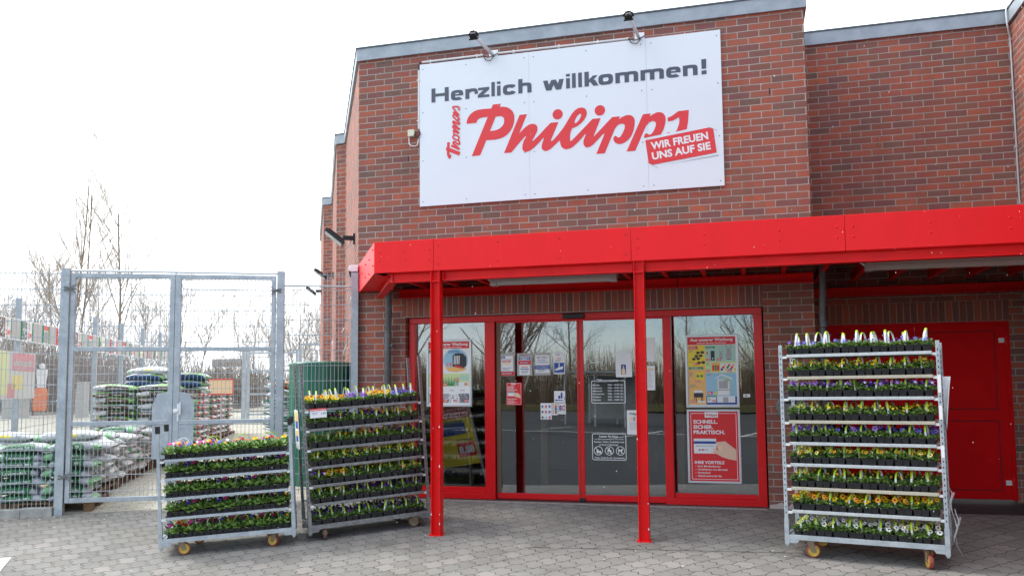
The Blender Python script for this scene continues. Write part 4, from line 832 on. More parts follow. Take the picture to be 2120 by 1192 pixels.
Lp.r(.24, .35, .705, .73, GRN, 2); Lp.t('Osterdeko', .25, .33, .711, .012, WHT, 3, .02); Lp.r(.30, .345, .56, .675, DRK, 2); Lp.c(.322, .585, .008, WHT, 3); Lp.c(.26, .65, .012, RED, 2); Lp.c(.26, .62, .012, SKY, 2)
for x, z, k in ((.42, .585, .62), (.51, .575, 1.0)):     # two rabbit figures
    Lp.c(x, z + .045 * k, .042 * k, GRY, 2, .038 * k); Lp.c(x, z + .10 * k, .027 * k, GRY, 2)
    for e in (-1, 1): Lp.f([(x + e * .006 * k, z + .115 * k), (x + e * .022 * k, z + .115 * k), (x + e * .042 * k, z + .185 * k), (x + e * .025 * k, z + .17 * k)][::e], GRY, 2)
    Lp.r(x - .03 * k, x + .03 * k, z - .005, z + .002, BRN, 3)
Lp.price('1,49', .24, .556); Lp.price('2,99', .37, .556)
Lp.r(.31, .40, .425, .535, ORA, 2); 
for k in range(3): Lp.r(.315 + .028 * k, .338 + .028 * k, .44, .505, (RED, GRN, RED)[k], 3)
Lp.r(.41, .585, .425, .525, WHT, 2)
for k in range(10): Lp.c(.425 + .017 * k, .45 + .025 * (k % 3), .015, (BLU, RED, ORA, YEL, GRN, RED)[k % 6], 3)
Lp.price('8,99', .24, .42); Lp.price('6,49', .49, .42); lines(Lp, .245, .29, .535, 4)
Lp.r(.04, .21, .455, .485, GRN, 2); Lp.t('Hochbeet', .06, .15, .471, .011, WHT, 3, .02); Lp.t('- so einfach geht\'s', .06, .19, .458, .009, WHT, 3, .01)
for x in (.12, .165): Lp.f([(x, .32), (x + .045, .33), (x + .048, .43), (x, .42)], YEL, 2); Lp.c(x + .022, .375, .016, GRN, 3)
Lp.price('9,99', .115, .30); lines(Lp, .045, .1, .42, 6); lines(Lp, .045, .16, .27, 4)
Lp.r(.09, .20, .12, .175, DRK, 2); Lp.f([(.09, .175), (.20, .175), (.19, .205), (.10, .205)], WHT, 2)
for x in (.095, .115, .175, .19): Lp.r(x, x + .008, .075, .12, DRK, 3)
Lp.price('69,99', .06, .06, .06); Lp.r(.14, .22, .058, .08, WHT, 2)
Lp.f([(.34, .345), (.42, .40), (.55, .345), (.54, .335), (.42, .385), (.35, .338)], WHT, 3); Lp.f([(.42, .385), (.54, .335), (.54, .30), (.42, .33)], MIN, 2); Lp.r(.36, .52, .145, .335, WHT, 2); Lp.r(.36, .372, .145, .335, MIN, 4); Lp.r(.505, .53, .145, .335, MIN, 4); Lp.r(.385, .49, .225, .315, GRY, 3); Lp.r(.36, .505, .205, .212, BRN, 3)
Lp.price('199,-', .25, .155, .06, .035); Lp.c(.35, .165, .02, YEL, 3); Lp.r(.245, .35, .058, .125, WHT, 3); Lp.r(.24, .35, .125, .138, GRN, 3); Lp.r(.36, .57, .058, .135, WHT, 3); Lp.r(.43, .49, .062, .12, GRY, 4); Lp.price('4,99', .305, .062, .042); lines(Lp, .25, .30, .11, 4, MID, .01, 4); lines(Lp, .245, .32, .40, 3)
p.build('print', PM, t)
# right lower poster
t, p, s0, z0, d = poster(-.722, .257, 'red poster of a hand holding a bank card on the right window pane'); Lp = Lay(p, s0, z0, d)
Lp.r(.026, .594, .026, .846, RED, 1)
for q in ((.045, .575, .045, .05), (.045, .575, .822, .827), (.045, .05, .05, .822), (.57, .575, .05, .822)): Lp.r(*q, WHT, 2)
Lp.r(.21, .365, .775, .84, WHT, 3); Lp.t('Philipps', .225, .355, .793, .028, RED, 4, .02)
for k, (b_, x1) in enumerate((('SCHNELL.', .36), ('SICHER.', .305), ('PRAKTISCH.', .44))): Lp.t(b_, .075, x1, .705 - .062 * k, .042, WHT, 3, .035)
Lp.r(.075, .335, .35, .525, WHT, 3); Lp.r(.075, .335, .465, .495, BLU, 4); Lp.t('EINFACH MIT KARTE ZAHLEN.', .10, .31, .432, .012, MID, 4, .01)
for x, mi in ((.13, RED), (.146, SKY), (.168, RED), (.184, ORA)): Lp.r(x, x + .018, .383, .403, mi, 4)
Lp.t('VISA', .21, .24, .388, .012, BLU, 4, .02)
Lp.f([(.33, .485), (.44, .495), (.565, .395), (.565, .27), (.48, .285), (.40, .31), (.34, .345), (.275, .37), (.28, .40), (.31, .41), (.36, .39), (.38, .41), (.34, .43)], SKN, 5); Lp.f([(.345, .425), (.395, .44), (.40, .39), (.36, .39)], PEA, 6); Lp.c(.295, .388, .014, WHT, 6, .018)
Lp.t('IHRE VORTEILE', .08, .425, .228, .034, WHT, 3, .03)
for k, (b_, x1) in enumerate((('Kein Mindestbetrag', .38), ('Unabhängig von Bargeld', .455), ('Hygienisch', .26), ('Gebührenfrei für Sie', .39))):
    z = .19 - .038 * k; Lp.t(b_, .115, x1, z, .020, WHT, 3, .02); Lp.f([(.083, z + .008), (.09, z), (.105, z + .022), (.091, z + .006)], WHT, 3)
p.build('print', PM, t)
# left poster
t, p, s0, z0, d = poster(-4.065, 1.168, 'framed sales poster with a striped beach chair on the left window pane'); Lp = Lay(p, s0, z0, d)
Lp.r(.03, .59, .755, .842, RED, 1); Lp.t('Aus unserer Werbung', .05, .57, .795, .034, WHT, 2, .03); Lp.t('gültig ab Montag, 06.03.2023', .14, .48, .765, .016, WHT, 2, .01)
Lp.c(.40, .60, .155, SKY, 1, .17); Lp.f([(.25, .52), (.55, .50), (.53, .47), (.42, .445), (.30, .46)], ORA, 2); Lp.f([(.36, .52), (.50, .49), (.55, .53), (.55, .64), (.50, .69), (.40, .69), (.36, .66)], DRK, 3)
for k in range(4): Lp.f([(.375 + .022 * k, .55), (.387 + .022 * k, .55), (.393 + .022 * k, .66), (.381 + .022 * k, .66)], WHT, 4)
Lp.f([(.38, .52), (.5, .49), (.5, .515), (.39, .54)], RED, 4); Lp.t('Urlaubsfeeling', .30, .45, .715, .014, BLU, 3, .03); Lp.t('für Ihren Liebling', .30, .47, .695, .014, BLU, 3, .03); Lp.price('139,-', .28, .53, .06, .035)
Lp.r(.03, .59, .26, .43, LIM, 1)
for k in range(10): Lp.f([(.22 + .022 * k, .27), (.245 + .022 * k, .27), (.235 + .022 * k, .385 + .01 * (k % 2))], GRN, 2)
Lp.r(.46, .58, .34, .41, MIN, 2); Lp.price('89,99', .23, .275, .06); Lp.price('3,99', .40, .34); Lp.f([(.37, .29), (.40, .265), (.57, .265), (.57, .315), (.40, .315)], WHT, 2); Lp.price('5,-', .52, .275, .04)
for k, mi in enumerate((BRN, GRY, WHT, MID, )): Lp.r(.04 + .138 * k, .17 + .138 * k, .05, .17, mi, 1); Lp.price('4,99', .10 + .138 * k, .06)
rr = random.Random(2)
for k in range(180): Lp.c(rr.uniform(.05, .58), rr.uniform(.055, .165), rr.uniform(.003, .009), rr.choice((WHT, GRY, DRK, MID)), 2)
for k in range(4): lines(Lp, .045 + .138 * k, .13 + .138 * k, .215, 2)
Lp.r(.03, .11, .70, .745, GRN, 2); Lp.c(.10, .55, .06, RED, 2, .03)
p.build('print', PM, t)

# ---------------------------------------------------------------- notices and stickers on the sliding doors
GY = .1285
def sheet(name, lab, cat, x0, x1, z0, z1, base, fn, group=None, th=.0012):
    p = MB(); p.box(x0, x1, GY - th, GY, z0, z1, base); Lq = Lay(p, x0, z0, GY - th - .0005)
    fn(Lq, x1 - x0, z1 - z0); o_ = p.build(name, PM, None, FM, (x0, GY, z0)); tag(o_, lab, cat, group); return o_
def cert(a):
    def fn(l, w, h):
        if a == 0:
            l.r(.018, w - .02, .06, h - .03, WHT); l.r(.02, .075, h - .062, h - .035, BLU, 1); l.t('TEST', .024, .07, h - .058, .014, WHT, 2); l.t('DEUTSCHLANDS', .025, w - .03, h - .082, .010, DRK, 1); l.t('BESTER', .035, w - .04, h - .112, .021, RED, 1, .04); l.t('DEAL', .055, w - .055, h - .142, .020, YEL, 1, .03); l.t('Thomas Philipps', .035, w - .035, .098, .009, BLU, 1); lines(l, .04, w - .04, .088, 3, MID, .008, 1); l.r(.004, w - .004, .004, .054, RED); l.t('MONEY', .03, w - .03, .02, .02, SKY, 1)
        if a == 1:
            l.r(.03, w - .03, .012, h - .045, WHT); l.r(.03, w - .03, h - .085, h - .045, BLU, 1); l.t('TEST', .035, w - .035, h - .08, .03, WHT, 2, .03); l.r(.018, w - .018, h - .145, h - .092, RED, 1); l.t('MONEY', .045, w - .045, h - .13, .02, SKY, 2); l.t('FAIRSTER', .055, w - .055, h - .183, .012, RED, 1, .03); l.r(.045, w - .045, h - .205, h - .196, BLU, 1); l.t('Thomas Philipps', .05, w - .05, h - .225, .009, BLU, 1); lines(l, .055, w - .055, .05, 3, MID, .009, 1)
            for k in range(7): l.c(.045 + .018 * k, h - .02, .006, (DRK, RED, YEL)[k // 3 if k < 7 else 2], 1)
        if a == 2:
            l.r(.014, w - .014, .03, h - .03, WHT); l.t('DIE WELT', .03, w - .03, h - .068, .019, DRK, 1, .02); l.t('Produkt-', .045, w - .06, h - .10, .02, BLU, 1, .01); l.t('Champions', .03, w - .03, h - .128, .02, BLU, 1, .01); l.r(.006, w - .006, h - .21, h - .157, BLU, 1); l.t('Thomas Philipps Nr. 1', .015, w - .015, h - .18, .013, WHT, 2); l.t('im Non-Food-Discounter', .02, w - .02, h - .203, .012, WHT, 2); lines(l, .04, w - .04, .07, 4, MID, .009, 1)
    return fn
sheet('certificate', 'grey certificate reading BESTER DEAL, first in the row on the door glass', 'certificate', -3.065, -2.868, 1.559, 1.843, GRY, cert(0), 'certificates on the door glass')
sheet('certificate', 'grey certificate reading TEST, second in the row on the door glass', 'certificate', -2.834, -2.634, 1.558, 1.843, GRY, cert(1), 'certificates on the door glass')
sheet('certificate', 'grey certificate with a blue band, third in the row on the door glass', 'certificate', -2.606, -2.397, 1.561, 1.845, GRY, cert(2), 'certificates on the door glass')
def cctv(l, w, h):
    l.t('Philipps', .045, .10, h - .083, .013, RED, 1); lines(l, .03, w - .03, h - .02, 3, MID, .009, 1); lines(l, .02, w - .02, h - .1, 3, MID, .009, 1)
    l.r(.008, w - .008, .008, h * .52, BLU, 1); l.f([(.045, .05), (.115, .075), (.128, .045), (.125, .105), (.05, .08)][:0] or [(.04, .045), (.118, .065), (.125, .1), (.05, .08)], WHT, 2); l.r(.066, .078, .08, .14, WHT, 2); l.f([(.022, .045), (.04, .05), (.042, .075), (.022, .066)], WHT, 2); l.r(.012, w - .012, .012, .02, WHT, 2)
sheet('camera_notice', 'white and blue notice with a surveillance camera symbol beside the certificates', 'sticker', -2.357, -2.213, 1.572, 1.847, WHT, cctv)
def redsheet(l, w, h):
    for q in ((.006, w - .006, .006, .009), (.006, w - .006, h - .009, h - .006), (.006, .009, .009, h - .009), (w - .009, w - .006, .009, h - .009)): l.r(*q, WHT, 1)
    l.r(.065, .12, h - .028, h - .004, WHT, 2); l.t('Philipps', .07, .115, h - .021, .009, RED, 3)
    for k, (b_, x1) in enumerate((('SCHNELL.', .115), ('SICHER.', .1), ('PRAKTISCH.', .145))): l.t(b_, .015, x1, h - .057 - .021 * k, .014, WHT, 2, .03)
    l.r(.018, .11, h - .17, h - .11, WHT, 2); l.r(.018, .11, h - .128, h - .118, DRK, 3); l.f([(.105, .15), (.15, .155), (w - .012, .12), (w - .012, .085), (.13, .10), (.09, .115), (.10, .13)], SKN, 4); l.t('IHRE VORTEILE', .018, .14, .07, .012, WHT, 2, .03)
    for k in range(4): l.r(.02, .10 + .02 * (k % 3), .054 - .012 * k, .058 - .012 * k, WHT, 2)
sheet('card_notice', 'small red card payment notice under the certificates', 'notice', -2.978, -2.778, 1.188, 1.47, RED, redsheet)
def bottle(l, w, h):
    l.r(.055, .08, .045, .085, BLU, 1); l.f([(.085, .05), (.107, .05), (.107, .105), (.1, .128), (.092, .128), (.085, .105)], BLU, 1); l.r(.03, .115, .022, .032, BLU, 1); l.f([(.012, .027), (.034, .012), (.034, .042)], BLU, 1)
    for k in range(9): 
        a0, a1 = -1.57 + k * .35, -1.57 + (k + 1) * .35
        l.f([(.112 + .02 * math.cos(a0), .047 + .024 * math.sin(a0)), (.112 + .028 * math.cos(a0), .047 + .026 * math.sin(a0)), (.112 + .028 * math.cos(a1), .047 + .026 * math.sin(a1)), (.112 + .02 * math.cos(a1), .047 + .024 * math.sin(a1))], BLU, 1)
sheet('bottle_return_sticker', 'white sticker with a blue bottle and return arrow near the door edge', 'sticker', -2.355, -2.212, 1.219, 1.361, WHT, bottle)
def pay(l, w, h):
    rr = random.Random(8)
    for i in range(3):
        for j in range(3):
            l.r(.012 + .046 * i, .036 + .046 * i, h - .055 - .068 * j, h - .03 - .068 * j, (BLU, RED, BLU, DRK, RED, BLU, DRK, SKY, RED)[j * 3 + i], 1); lines(l, .01 + .046 * i, .04 + .046 * i, h - .066 - .068 * j, 1, MID, .01, 1)
sheet('payment_sticker', 'white sheet of small payment logos on the door glass', 'sticker', -2.531, -2.388, 1.006, 1.211, WHT, pay)
def pay2(l, w, h):
    for j, mi in enumerate((ORA, RED, BLU, GRN, RED)): l.r(.036, .064, h - .03 - .026 * j, h - .008 - .026 * j, mi, 1); l.r(.008, .026, h - .026 - .026 * j, h - .014 - .026 * j, (MID, RED)[j % 2], 1)
sheet('payment_sticker', 'narrow strip of payment logos between two larger stickers', 'sticker', -2.384, -2.312, 1.06, 1.212, WHT, pay2)
def ec(l, w, h):
    l.r(.01, .014, .02, h - .012, BLU, 1); l.r(w - .014, w - .01, .02, h - .012, BLU, 1); l.t('E', .02, .05, .05, .055, BLU, 1, .06); l.t('C', .052, .086, .05, .055, RED, 1, .06); l.t('electronic cash', .02, .082, .028, .008, DRK, 1)
sheet('bank_card_sticker', 'white sticker with blue and red EC letters under the bottle sticker', 'sticker', -2.309, -2.207, 1.072, 1.211, WHT, ec)
# white lettering straight on the glass
def glasslabel(name, lab, x0, x1, z0, z1, fn, gap=None):
    p = MB(); Lq = Lay(p, x0, z0, GY - .0008); w, h = x1 - x0, z1 - z0; b_ = .008
    Lq.r(.02, w - .02, 0, b_, WHT); Lq.r(0, b_, .02, h - .02, WHT); Lq.r(w - b_, w, .02, h - .02, WHT)
    if gap: Lq.r(.02, gap[0], h - b_, h, WHT); Lq.r(gap[1], w - .02, h - b_, h, WHT)
    else: Lq.r(.02, w - .02, h - b_, h, WHT)
    for cx, cz, a0 in ((.02, .02, 180), (w - .02, .02, 270), (w - .02, h - .02, 0), (.02, h - .02, 90)):
        for k in range(4):
            a, b = R(a0 + 22.5 * k), R(a0 + 22.5 * (k + 1)); Lq.f([(cx + .012 * math.cos(a), cz + .012 * math.sin(a)), (cx + .02 * math.cos(a), cz + .02 * math.sin(a)), (cx + .02 * math.cos(b), cz + .02 * math.sin(b)), (cx + .012 * math.cos(b), cz + .012 * math.sin(b))], WHT, 0)
    fn(Lq, w, h); o_ = p.build(name, PM, None, FM, (x0, GY, z0)); tag(o_, lab, 'glass lettering')
def hours(l, w, h):
    l.t('Öffnungszeiten', .065, w - .075, h - .016, .032, WHT, 0, .02)
    for k, dname in enumerate(('Montag', 'Dienstag', 'Mittwoch', 'Donnerstag', 'Freitag', 'Samstag')):
        z = h - .065 - .0365 * k; l.t(dname, .018, .018 + .0145 * len(dname), z, .019, WHT, 0, .02); l.t('9:00 – 19:00 Uhr' if k < 5 else '9:00 – 18:00 Uhr', .205, w - .022, z, .019, WHT, 0, .02)
glasslabel('opening_hours', 'white opening hours lettering on the glass of the right door leaf', -1.88, -1.457, 1.205, 1.487, hours, (.055, .36))
def nobags(l, w, h):
    l.t('Lassen Sie bitte', .09, w - .10, h - .047, .027, WHT, 0, .02); l.t('- um Missverständnisse zu vermeiden -', .02, w - .02, h - .076, .014, WHT, 0, .015); l.t('Taschen, Tüten, Rucksäcke usw.', .02, w - .02, h - .112, .02, WHT, 0, .015); l.t('in Ihrem Fahrzeug!', .09, w - .10, h - .147, .02, WHT, 0, .015); l.t('Vielen Dank für Ihr Verständnis.', .025, w - .02, .02, .02, WHT, 0, .015)
    for k in range(3):
        cx, cz = .075 + .137 * k, .115
        for q in range(24):
            a, b = q * math.pi / 12, (q + 1) * math.pi / 12; l.f([(cx + .048 * math.cos(a), cz + .048 * math.sin(a)), (cx + .055 * math.cos(a), cz + .055 * math.sin(a)), (cx + .055 * math.cos(b), cz + .055 * math.sin(b)), (cx + .048 * math.cos(b), cz + .048 * math.sin(b))], WHT, 0)
        if k == 0: l.f([(cx - .022, cz - .03), (cx + .002, cz - .03), (cx + .0, cz + .012), (cx - .02, cz + .012)], WHT, 0); l.f([(cx + .006, cz - .03), (cx + .038, cz - .026), (cx + .03, cz), (cx + .006, cz - .005)], WHT, 0)
        if k == 1: l.f([(cx - .03, cz - .01), (cx + .03, cz - .01), (cx + .015, cz + .012), (cx - .012, cz + .016)], WHT, 0); l.c(cx - .002, cz + .026, .01, WHT, 0); l.c(cx - .015, cz - .026, .009, WHT, 0); l.c(cx + .016, cz - .026, .009, WHT, 0)
        if k == 2: l.f([(cx - .028, cz - .005), (cx + .018, cz - .005), (cx + .032, cz + .02), (cx + .018, cz + .03), (cx + .008, cz + .012), (cx - .028, cz + .012)], WHT, 0); l.r(cx - .026, cx - .018, cz - .034, cz - .005, WHT, 0); l.r(cx + .008, cx + .016, cz - .034, cz - .005, WHT, 0)
        l.f([(cx - .036, cz + .031), (cx - .031, cz + .036), (cx + .036, cz - .031), (cx + .031, cz - .036)][::-1], WHT, 1)
glasslabel('bag_notice', 'white no bags and no dogs lettering low on the right door leaf', -1.88, -1.458, .51, .836, nobags)
def sh(l, w, h): l.r(.066, .126, .03, .155, BLU, 1); l.f([(.072, .032), (.12, .032), (.115, .09), (.103, .11), (.103, .14), (.09, .14), (.09, .11), (.076, .09)], PEA, 2)
sheet('paper_notice', 'white paper with a soap dispenser picture above the opening hours', 'notice', -1.57, -1.37, 1.525, 1.82, WHT, sh)
def ph(l, w, h):
    l.t('Philipps', .035, .135, h - .055, .028, DRK, 1, .02); l.r(.03, .062, h - .13, h - .08, PEA, 1); l.r(.072, .105, h - .13, h - .08, GRY, 1); lines(l, .03, .18, h - .15, 8, GRY, .012, 1)
sheet('paper_notice', 'white letterhead paper partly hidden by the right red column', 'notice', -1.444, -1.234, .826, 1.12, WHT, ph)
sheet('paper_notice', 'upper of two white papers right of the right red column', 'notice', -1.29, -1.085, 1.71, 2.007, WHT, lambda l, w, h: lines(l, .02, w - .02, .03, 2, GRY, .01, 1))
sheet('paper_notice', 'lower of two white papers right of the right red column', 'notice', -1.29, -1.091, 1.363, 1.659, WHT, lambda l, w, h: (l.r(.11, .185, h - .05, h - .035, ORA, 1), lines(l, .1, w - .02, h - .07, 14, GRY, .015, 1)))
sheet('phone_lettering', 'tiny white phone number strip above the opening hours frame', 'glass lettering', -1.88, -1.75, 1.715, 1.718, WHT, lambda l, w, h: (l.t('Hotline 0541', 0, .07, .02, .012, WHT, 0), l.t('06241 - 36 44 60', .01, .13, -.012, .013, WHT, 0)))
k_ = MB(); k_.box(-.06, .02, .138, .1415, 1.27, 1.31); k_.box(-.035, -.02, .136, .138, 1.283, 1.297, 1); o_ = k_.build('alarm_contact', ['white', 'black_plastic'], None, FM, (-.06, .14, 1.27)); tag(o_, 'small white alarm contact stuck on the right window pane', 'alarm contact')
# yellow advertising board inside
T = Matrix.Translation((-4.12, .95, .02)) @ Matrix.Rotation(R(-9), 4, 'Y') @ Matrix.Rotation(R(14), 4, 'X')
t = thing('advert_board', 'yellow advertising easel with a red price field standing behind the left glass', 'board', (-4.1, .95, 0))
f = MB(); f.box(-.01, .02, 0, .03, 0, 1.1, 0, T); f.box(.60, .63, 0, .03, 0, 1.1, 0, T); f.build('easel_frame', 'alu', t)
p = MB(); p.box(.02, .6, .005, .02, .28, 1.12, 2, T)
def lt(q): return [T @ Vector(v) for v in q]
def pr(x0, x1, a, b, mi, y=.003): p.add([T @ Vector(v) for v in ((x0, y, a), (x1, y, a), (x1, y, b), (x0, y, b))], [(0, 1, 2, 3)], mi)
pr(.02, .6, .95, 1.12, 1); text(p, 'GÜNSTIG!', .22, .58, .97, .06, .002, 0, .03, T); text(p, 'ERFRISCHEND', .2, .58, 1.055, .04, .002, 0, .02, T); text(p, '24 Dosen', .32, .55, .62, .04, .002, 8, .02, T)
pr(.05, .5, .72, .88, 10); pr(.08, .48, .86, .92, 13); pr(.32, .58, .40, .60, 1); text(p, '8,88', .34, .56, .45, .1, .002, 0, .04, T)
p.build('print', PM, t)

# ---------------------------------------------------------------- mesh fence and double gate (frame G: t to the left, y towards the viewer)
def mesh_mat(mb, t0, t1, z0, z1, pitch=.05, rv=.0038, rh=.0048, y=0, base=None, T=None, zstep=.2):
    n = max(1, int((t1 - t0) / pitch))
    for k in range(n + 1):
        t = t0 + .012 + (t1 - t0 - .024) * k / n; zz = base(t) if base else z0; mb.tube([(t, y, zz), (t, y, z1)], rv, 4, 0, False, T)
    z = z1 - .03
    while z > z0:
        if not base or z > max(base(t0), base(t1)):
            for yy in (-.008, .008): mb.tube([(t0, y + yy, z), (t1, y + yy, z)], rh, 4, 0, False, T)
        z -= zstep
ft = thing('mesh_fence', 'short grey wire mesh fence between the gate and the building corner', 'fence', (.5, 0, -.05), GM)
m_ = MB(); mesh_mat(m_, .05, .914, .06, 2.95); m_.build('mesh_panel', 'galvanised', ft)
m_ = MB(); m_.box(-.045, .05, -.04, .04, -.2, 2.95); m_.box(-.047, .052, -.042, .042, 2.95, 2.955); m_.build('fence_post', 'galvanised', ft, bevel=.006)
m_ = MB(); m_.tube([(.05, .03, 2.763), (.914, .03, 2.766)], .011, 8); 
for k in range(16): m_.tube([(.08 + k * .053, .03, 2.748), (.08 + k * .053, .03, 2.784)], .003, 4)
m_.build('spike_bar', 'galvanised', ft)
cm = thing('security_camera', 'small white box camera on top of the fence post at the corner', 'camera', (0, 0, 2.955), GM)
m_ = MB(); m_.prism([(-.04, 2.965), (.055, 2.965), (.09, 3.0), (.07, 3.05), (-.045, 3.055)], -.045, .045); m_.build('housing', 'white', cm, bevel=.006)
m_ = MB(); m_.box(-.02, .02, -.02, .02, 2.955, 2.966); m_.tube([(.07, 0, 2.975), (.06, 0, 2.93), (.05, 0, 2.9)], .016, 8); m_.build('mount', 'black_plastic', cm)
gt = thing('double_gate', 'tall galvanised double gate with wire mesh infill and lock plates', 'gate', (2.27, 0, -.05), GM)
for a, b, zb in ((.912, 1.003, -.2), (3.53, 3.626, -.25)):
    p = MB(); p.box(a, b, -.05, .045, zb, 2.95); p.box(a - .001, b + .001, -.051, .046, 2.95, 2.954); p.build('gate_post', 'galvanised', gt, bevel=.006)
p = MB(); p.tube([(1.005, .0, 2.925), (3.528, .0, 2.932)], .016, 8); p.tube([(2.27, 0, 2.9), (2.27, 0, 2.945)], .012, 6); p.build('top_bar', 'alu', gt)
def leaf(a, b, out, ctr):                     # out: hinge side, ctr: meeting side
    f = MB(); w = .054; lo, hi = min(a, b), max(a, b)
    wl = .074 if ctr > out else .062
    sl0, sl1 = (lo, lo + w), (hi - w, hi)
    if ctr == hi: sl1 = (hi - wl, hi)
    else: sl0 = (lo, lo + wl)
    for q in (sl0, sl1): f.box(q[0], q[1], -.025, .025, .036, 2.898)
    i0, i1 = sl0[1], sl1[0]
    for z0, z1 in ((2.842, 2.898), (1.911, 1.966), (.981, 1.034), (.036, .094)): f.box(i0, i1, -.0245, .0245, z0, z1)
    lf = f.build('gate_leaf', 'galvanised', gt, bevel=.005)
    m_ = MB(); mesh_mat(m_, i0, i1, .094, 1.0); mesh_mat(m_, i0, i1, 1.03, 2.86, y=0); m_.build('mesh_infill', 'galvanised', lf, o=ORG[gt.name])
    s = 1 if ctr == hi else -1
    c0 = sl1[0] if s > 0 else sl0[1]; p = MB()
    pl = [(c0, 1.036), (c0 - s * .185, 1.036), (c0 - s * .185, 1.235), (c0 - s * .12, 1.375), (c0, 1.395)]
    p.prism(pl if s > 0 else pl[::-1], .012, .018); p.box(c0, c0 - s * .18, .012, .018, .55, .979); p.build('lock_plate', 'galvanised', lf, o=ORG[gt.name])
    h = MB(); e = out; sgn = 1 if out > ctr else -1
    for z in (2.70, .36):
        h.tube([(e + sgn * .07, .06, z + .02), (e - sgn * .005, .05, z + .005)], .011, 6); h.tube([(e + sgn * .07, .06, z - .02), (e - sgn * .005, .05, z - .01)], .011, 6); h.tube([(e - sgn * .005, .055, z), (e - sgn * .07, .045, z)], .009, 6)
        for q in (1, -1): h.tube([(e - sgn * .005, .052, z + q * .01), (e - sgn * .065, .035, z + q * .055)], .007, 5)
    h.build('hinge', 'old_steel', lf, o=ORG[gt.name])
    return lf
leaf(1.018, 2.268, 1.018, 2.268); lf = leaf(2.272, 3.517, 3.517, 2.272)
h = MB(); h.box(2.195, 2.215, .026, .036, 1.02, 1.24); h.lathe([(0, .03), (.022, .026), (.03, .012), (.022, 0), (0, 0)], 14, 0, Matrix.Translation((2.228, .05, 1.15)) @ Matrix.Rotation(R(-90), 4, 'X')); h.box(2.17, 2.19, .03, .045, 1.1, 1.26); h.build('door_knob', 'white', lf, o=ORG[gt.name])
p = MB(); p.tube([(1.08, .03, 2.70), (2.16, .03, 2.705)], .008, 6)
for k in range(19): p.tube([(1.1 + k * .057, .03, 2.69), (1.1 + k * .057, .03, 2.722)], .0028, 4)
p.build('spike_bar', 'galvanised', gt)
ft = thing('mesh_fence', 'grey wire mesh fence in front of the stacked mulch bags left of the gate', 'fence', (4.9, 0, -.05), GM)
m_ = MB(); mesh_mat(m_, 3.63, 6.1, -.02, 2.92); m_.build('mesh_panel', 'galvanised', ft)
m_ = MB(); m_.box(6.1, 6.18, -.04, .04, -.25, 2.95); m_.build('fence_post', 'galvanised', ft, bevel=.006)
m_ = MB()
for k in range(12):
    a, b = 3.64 + k * .36, 3.64 + (k + 1) * .36; z = .0 - .015 * k
    m_.box(a, b - .003, -.06, .075, -.5, z - .005 + .004 * math.sin(k * 2.1))
o_ = m_.build('kerb', 'concrete', None, GM, (4, 0, -.1), bevel=.008); tag(o_, 'mossy concrete kerb under the left mesh fence', 'kerb')
o_.data.materials.append(MATS['verge'])

# ---------------------------------------------------------------- plant trolleys
def caster(parent, base, x, y, zt, rot, matw, matt, T):
    """wheel standing on the paving under the base corner"""
    p = T @ Vector((x, y, 0)); g = gz(p.x, p.y); zc = (g - p.z) + .0635
    e = MB(); M = Matrix.Translation((x, y, 0)) @ Matrix.Rotation(rot, 4, 'Z'); off = .032
    for s in (-1, 1): e.prism([(-.035, zt), (.035, zt), (off + .018, zc - .012), (off - .018, zc - .012)], s * .022 - .002, s * .022 + .002, 0, M)
    e.box(-.045, .045, -.035, .035, zt - .004, zt + .002, 0, M); e.tube([(off, -.03, zc), (off, .03, zc)], .008, 8, 0, True, M)
    c = e.build('caster_fork', 'wheel_brown', parent, o=(0, 0, 0))
    R_ = M @ Matrix.Translation((off, 0, zc)) @ Matrix.Rotation(R(90), 4, 'X')
    w = MB(); w.lathe([(.006, -.021), (.012, -.0215), (.014, -.014), (.044, -.012), (.052, -.019), (.052, .019), (.044, .012), (.014, .014), (.012, .0215), (.006, .021)], 28, 0, R_); w.build('wheel', matw, c, o=(0, 0, 0), smooth=True)
    w = MB(); w.lathe([(.050, -.0195), (.060, -.0195), (.0635, -.013), (.0635, .013), (.060, .0195), (.050, .0195)], 28, 0, R_); w.build('tyre', matt, c, o=(0, 0, 0), smooth=True)
DEP = .565
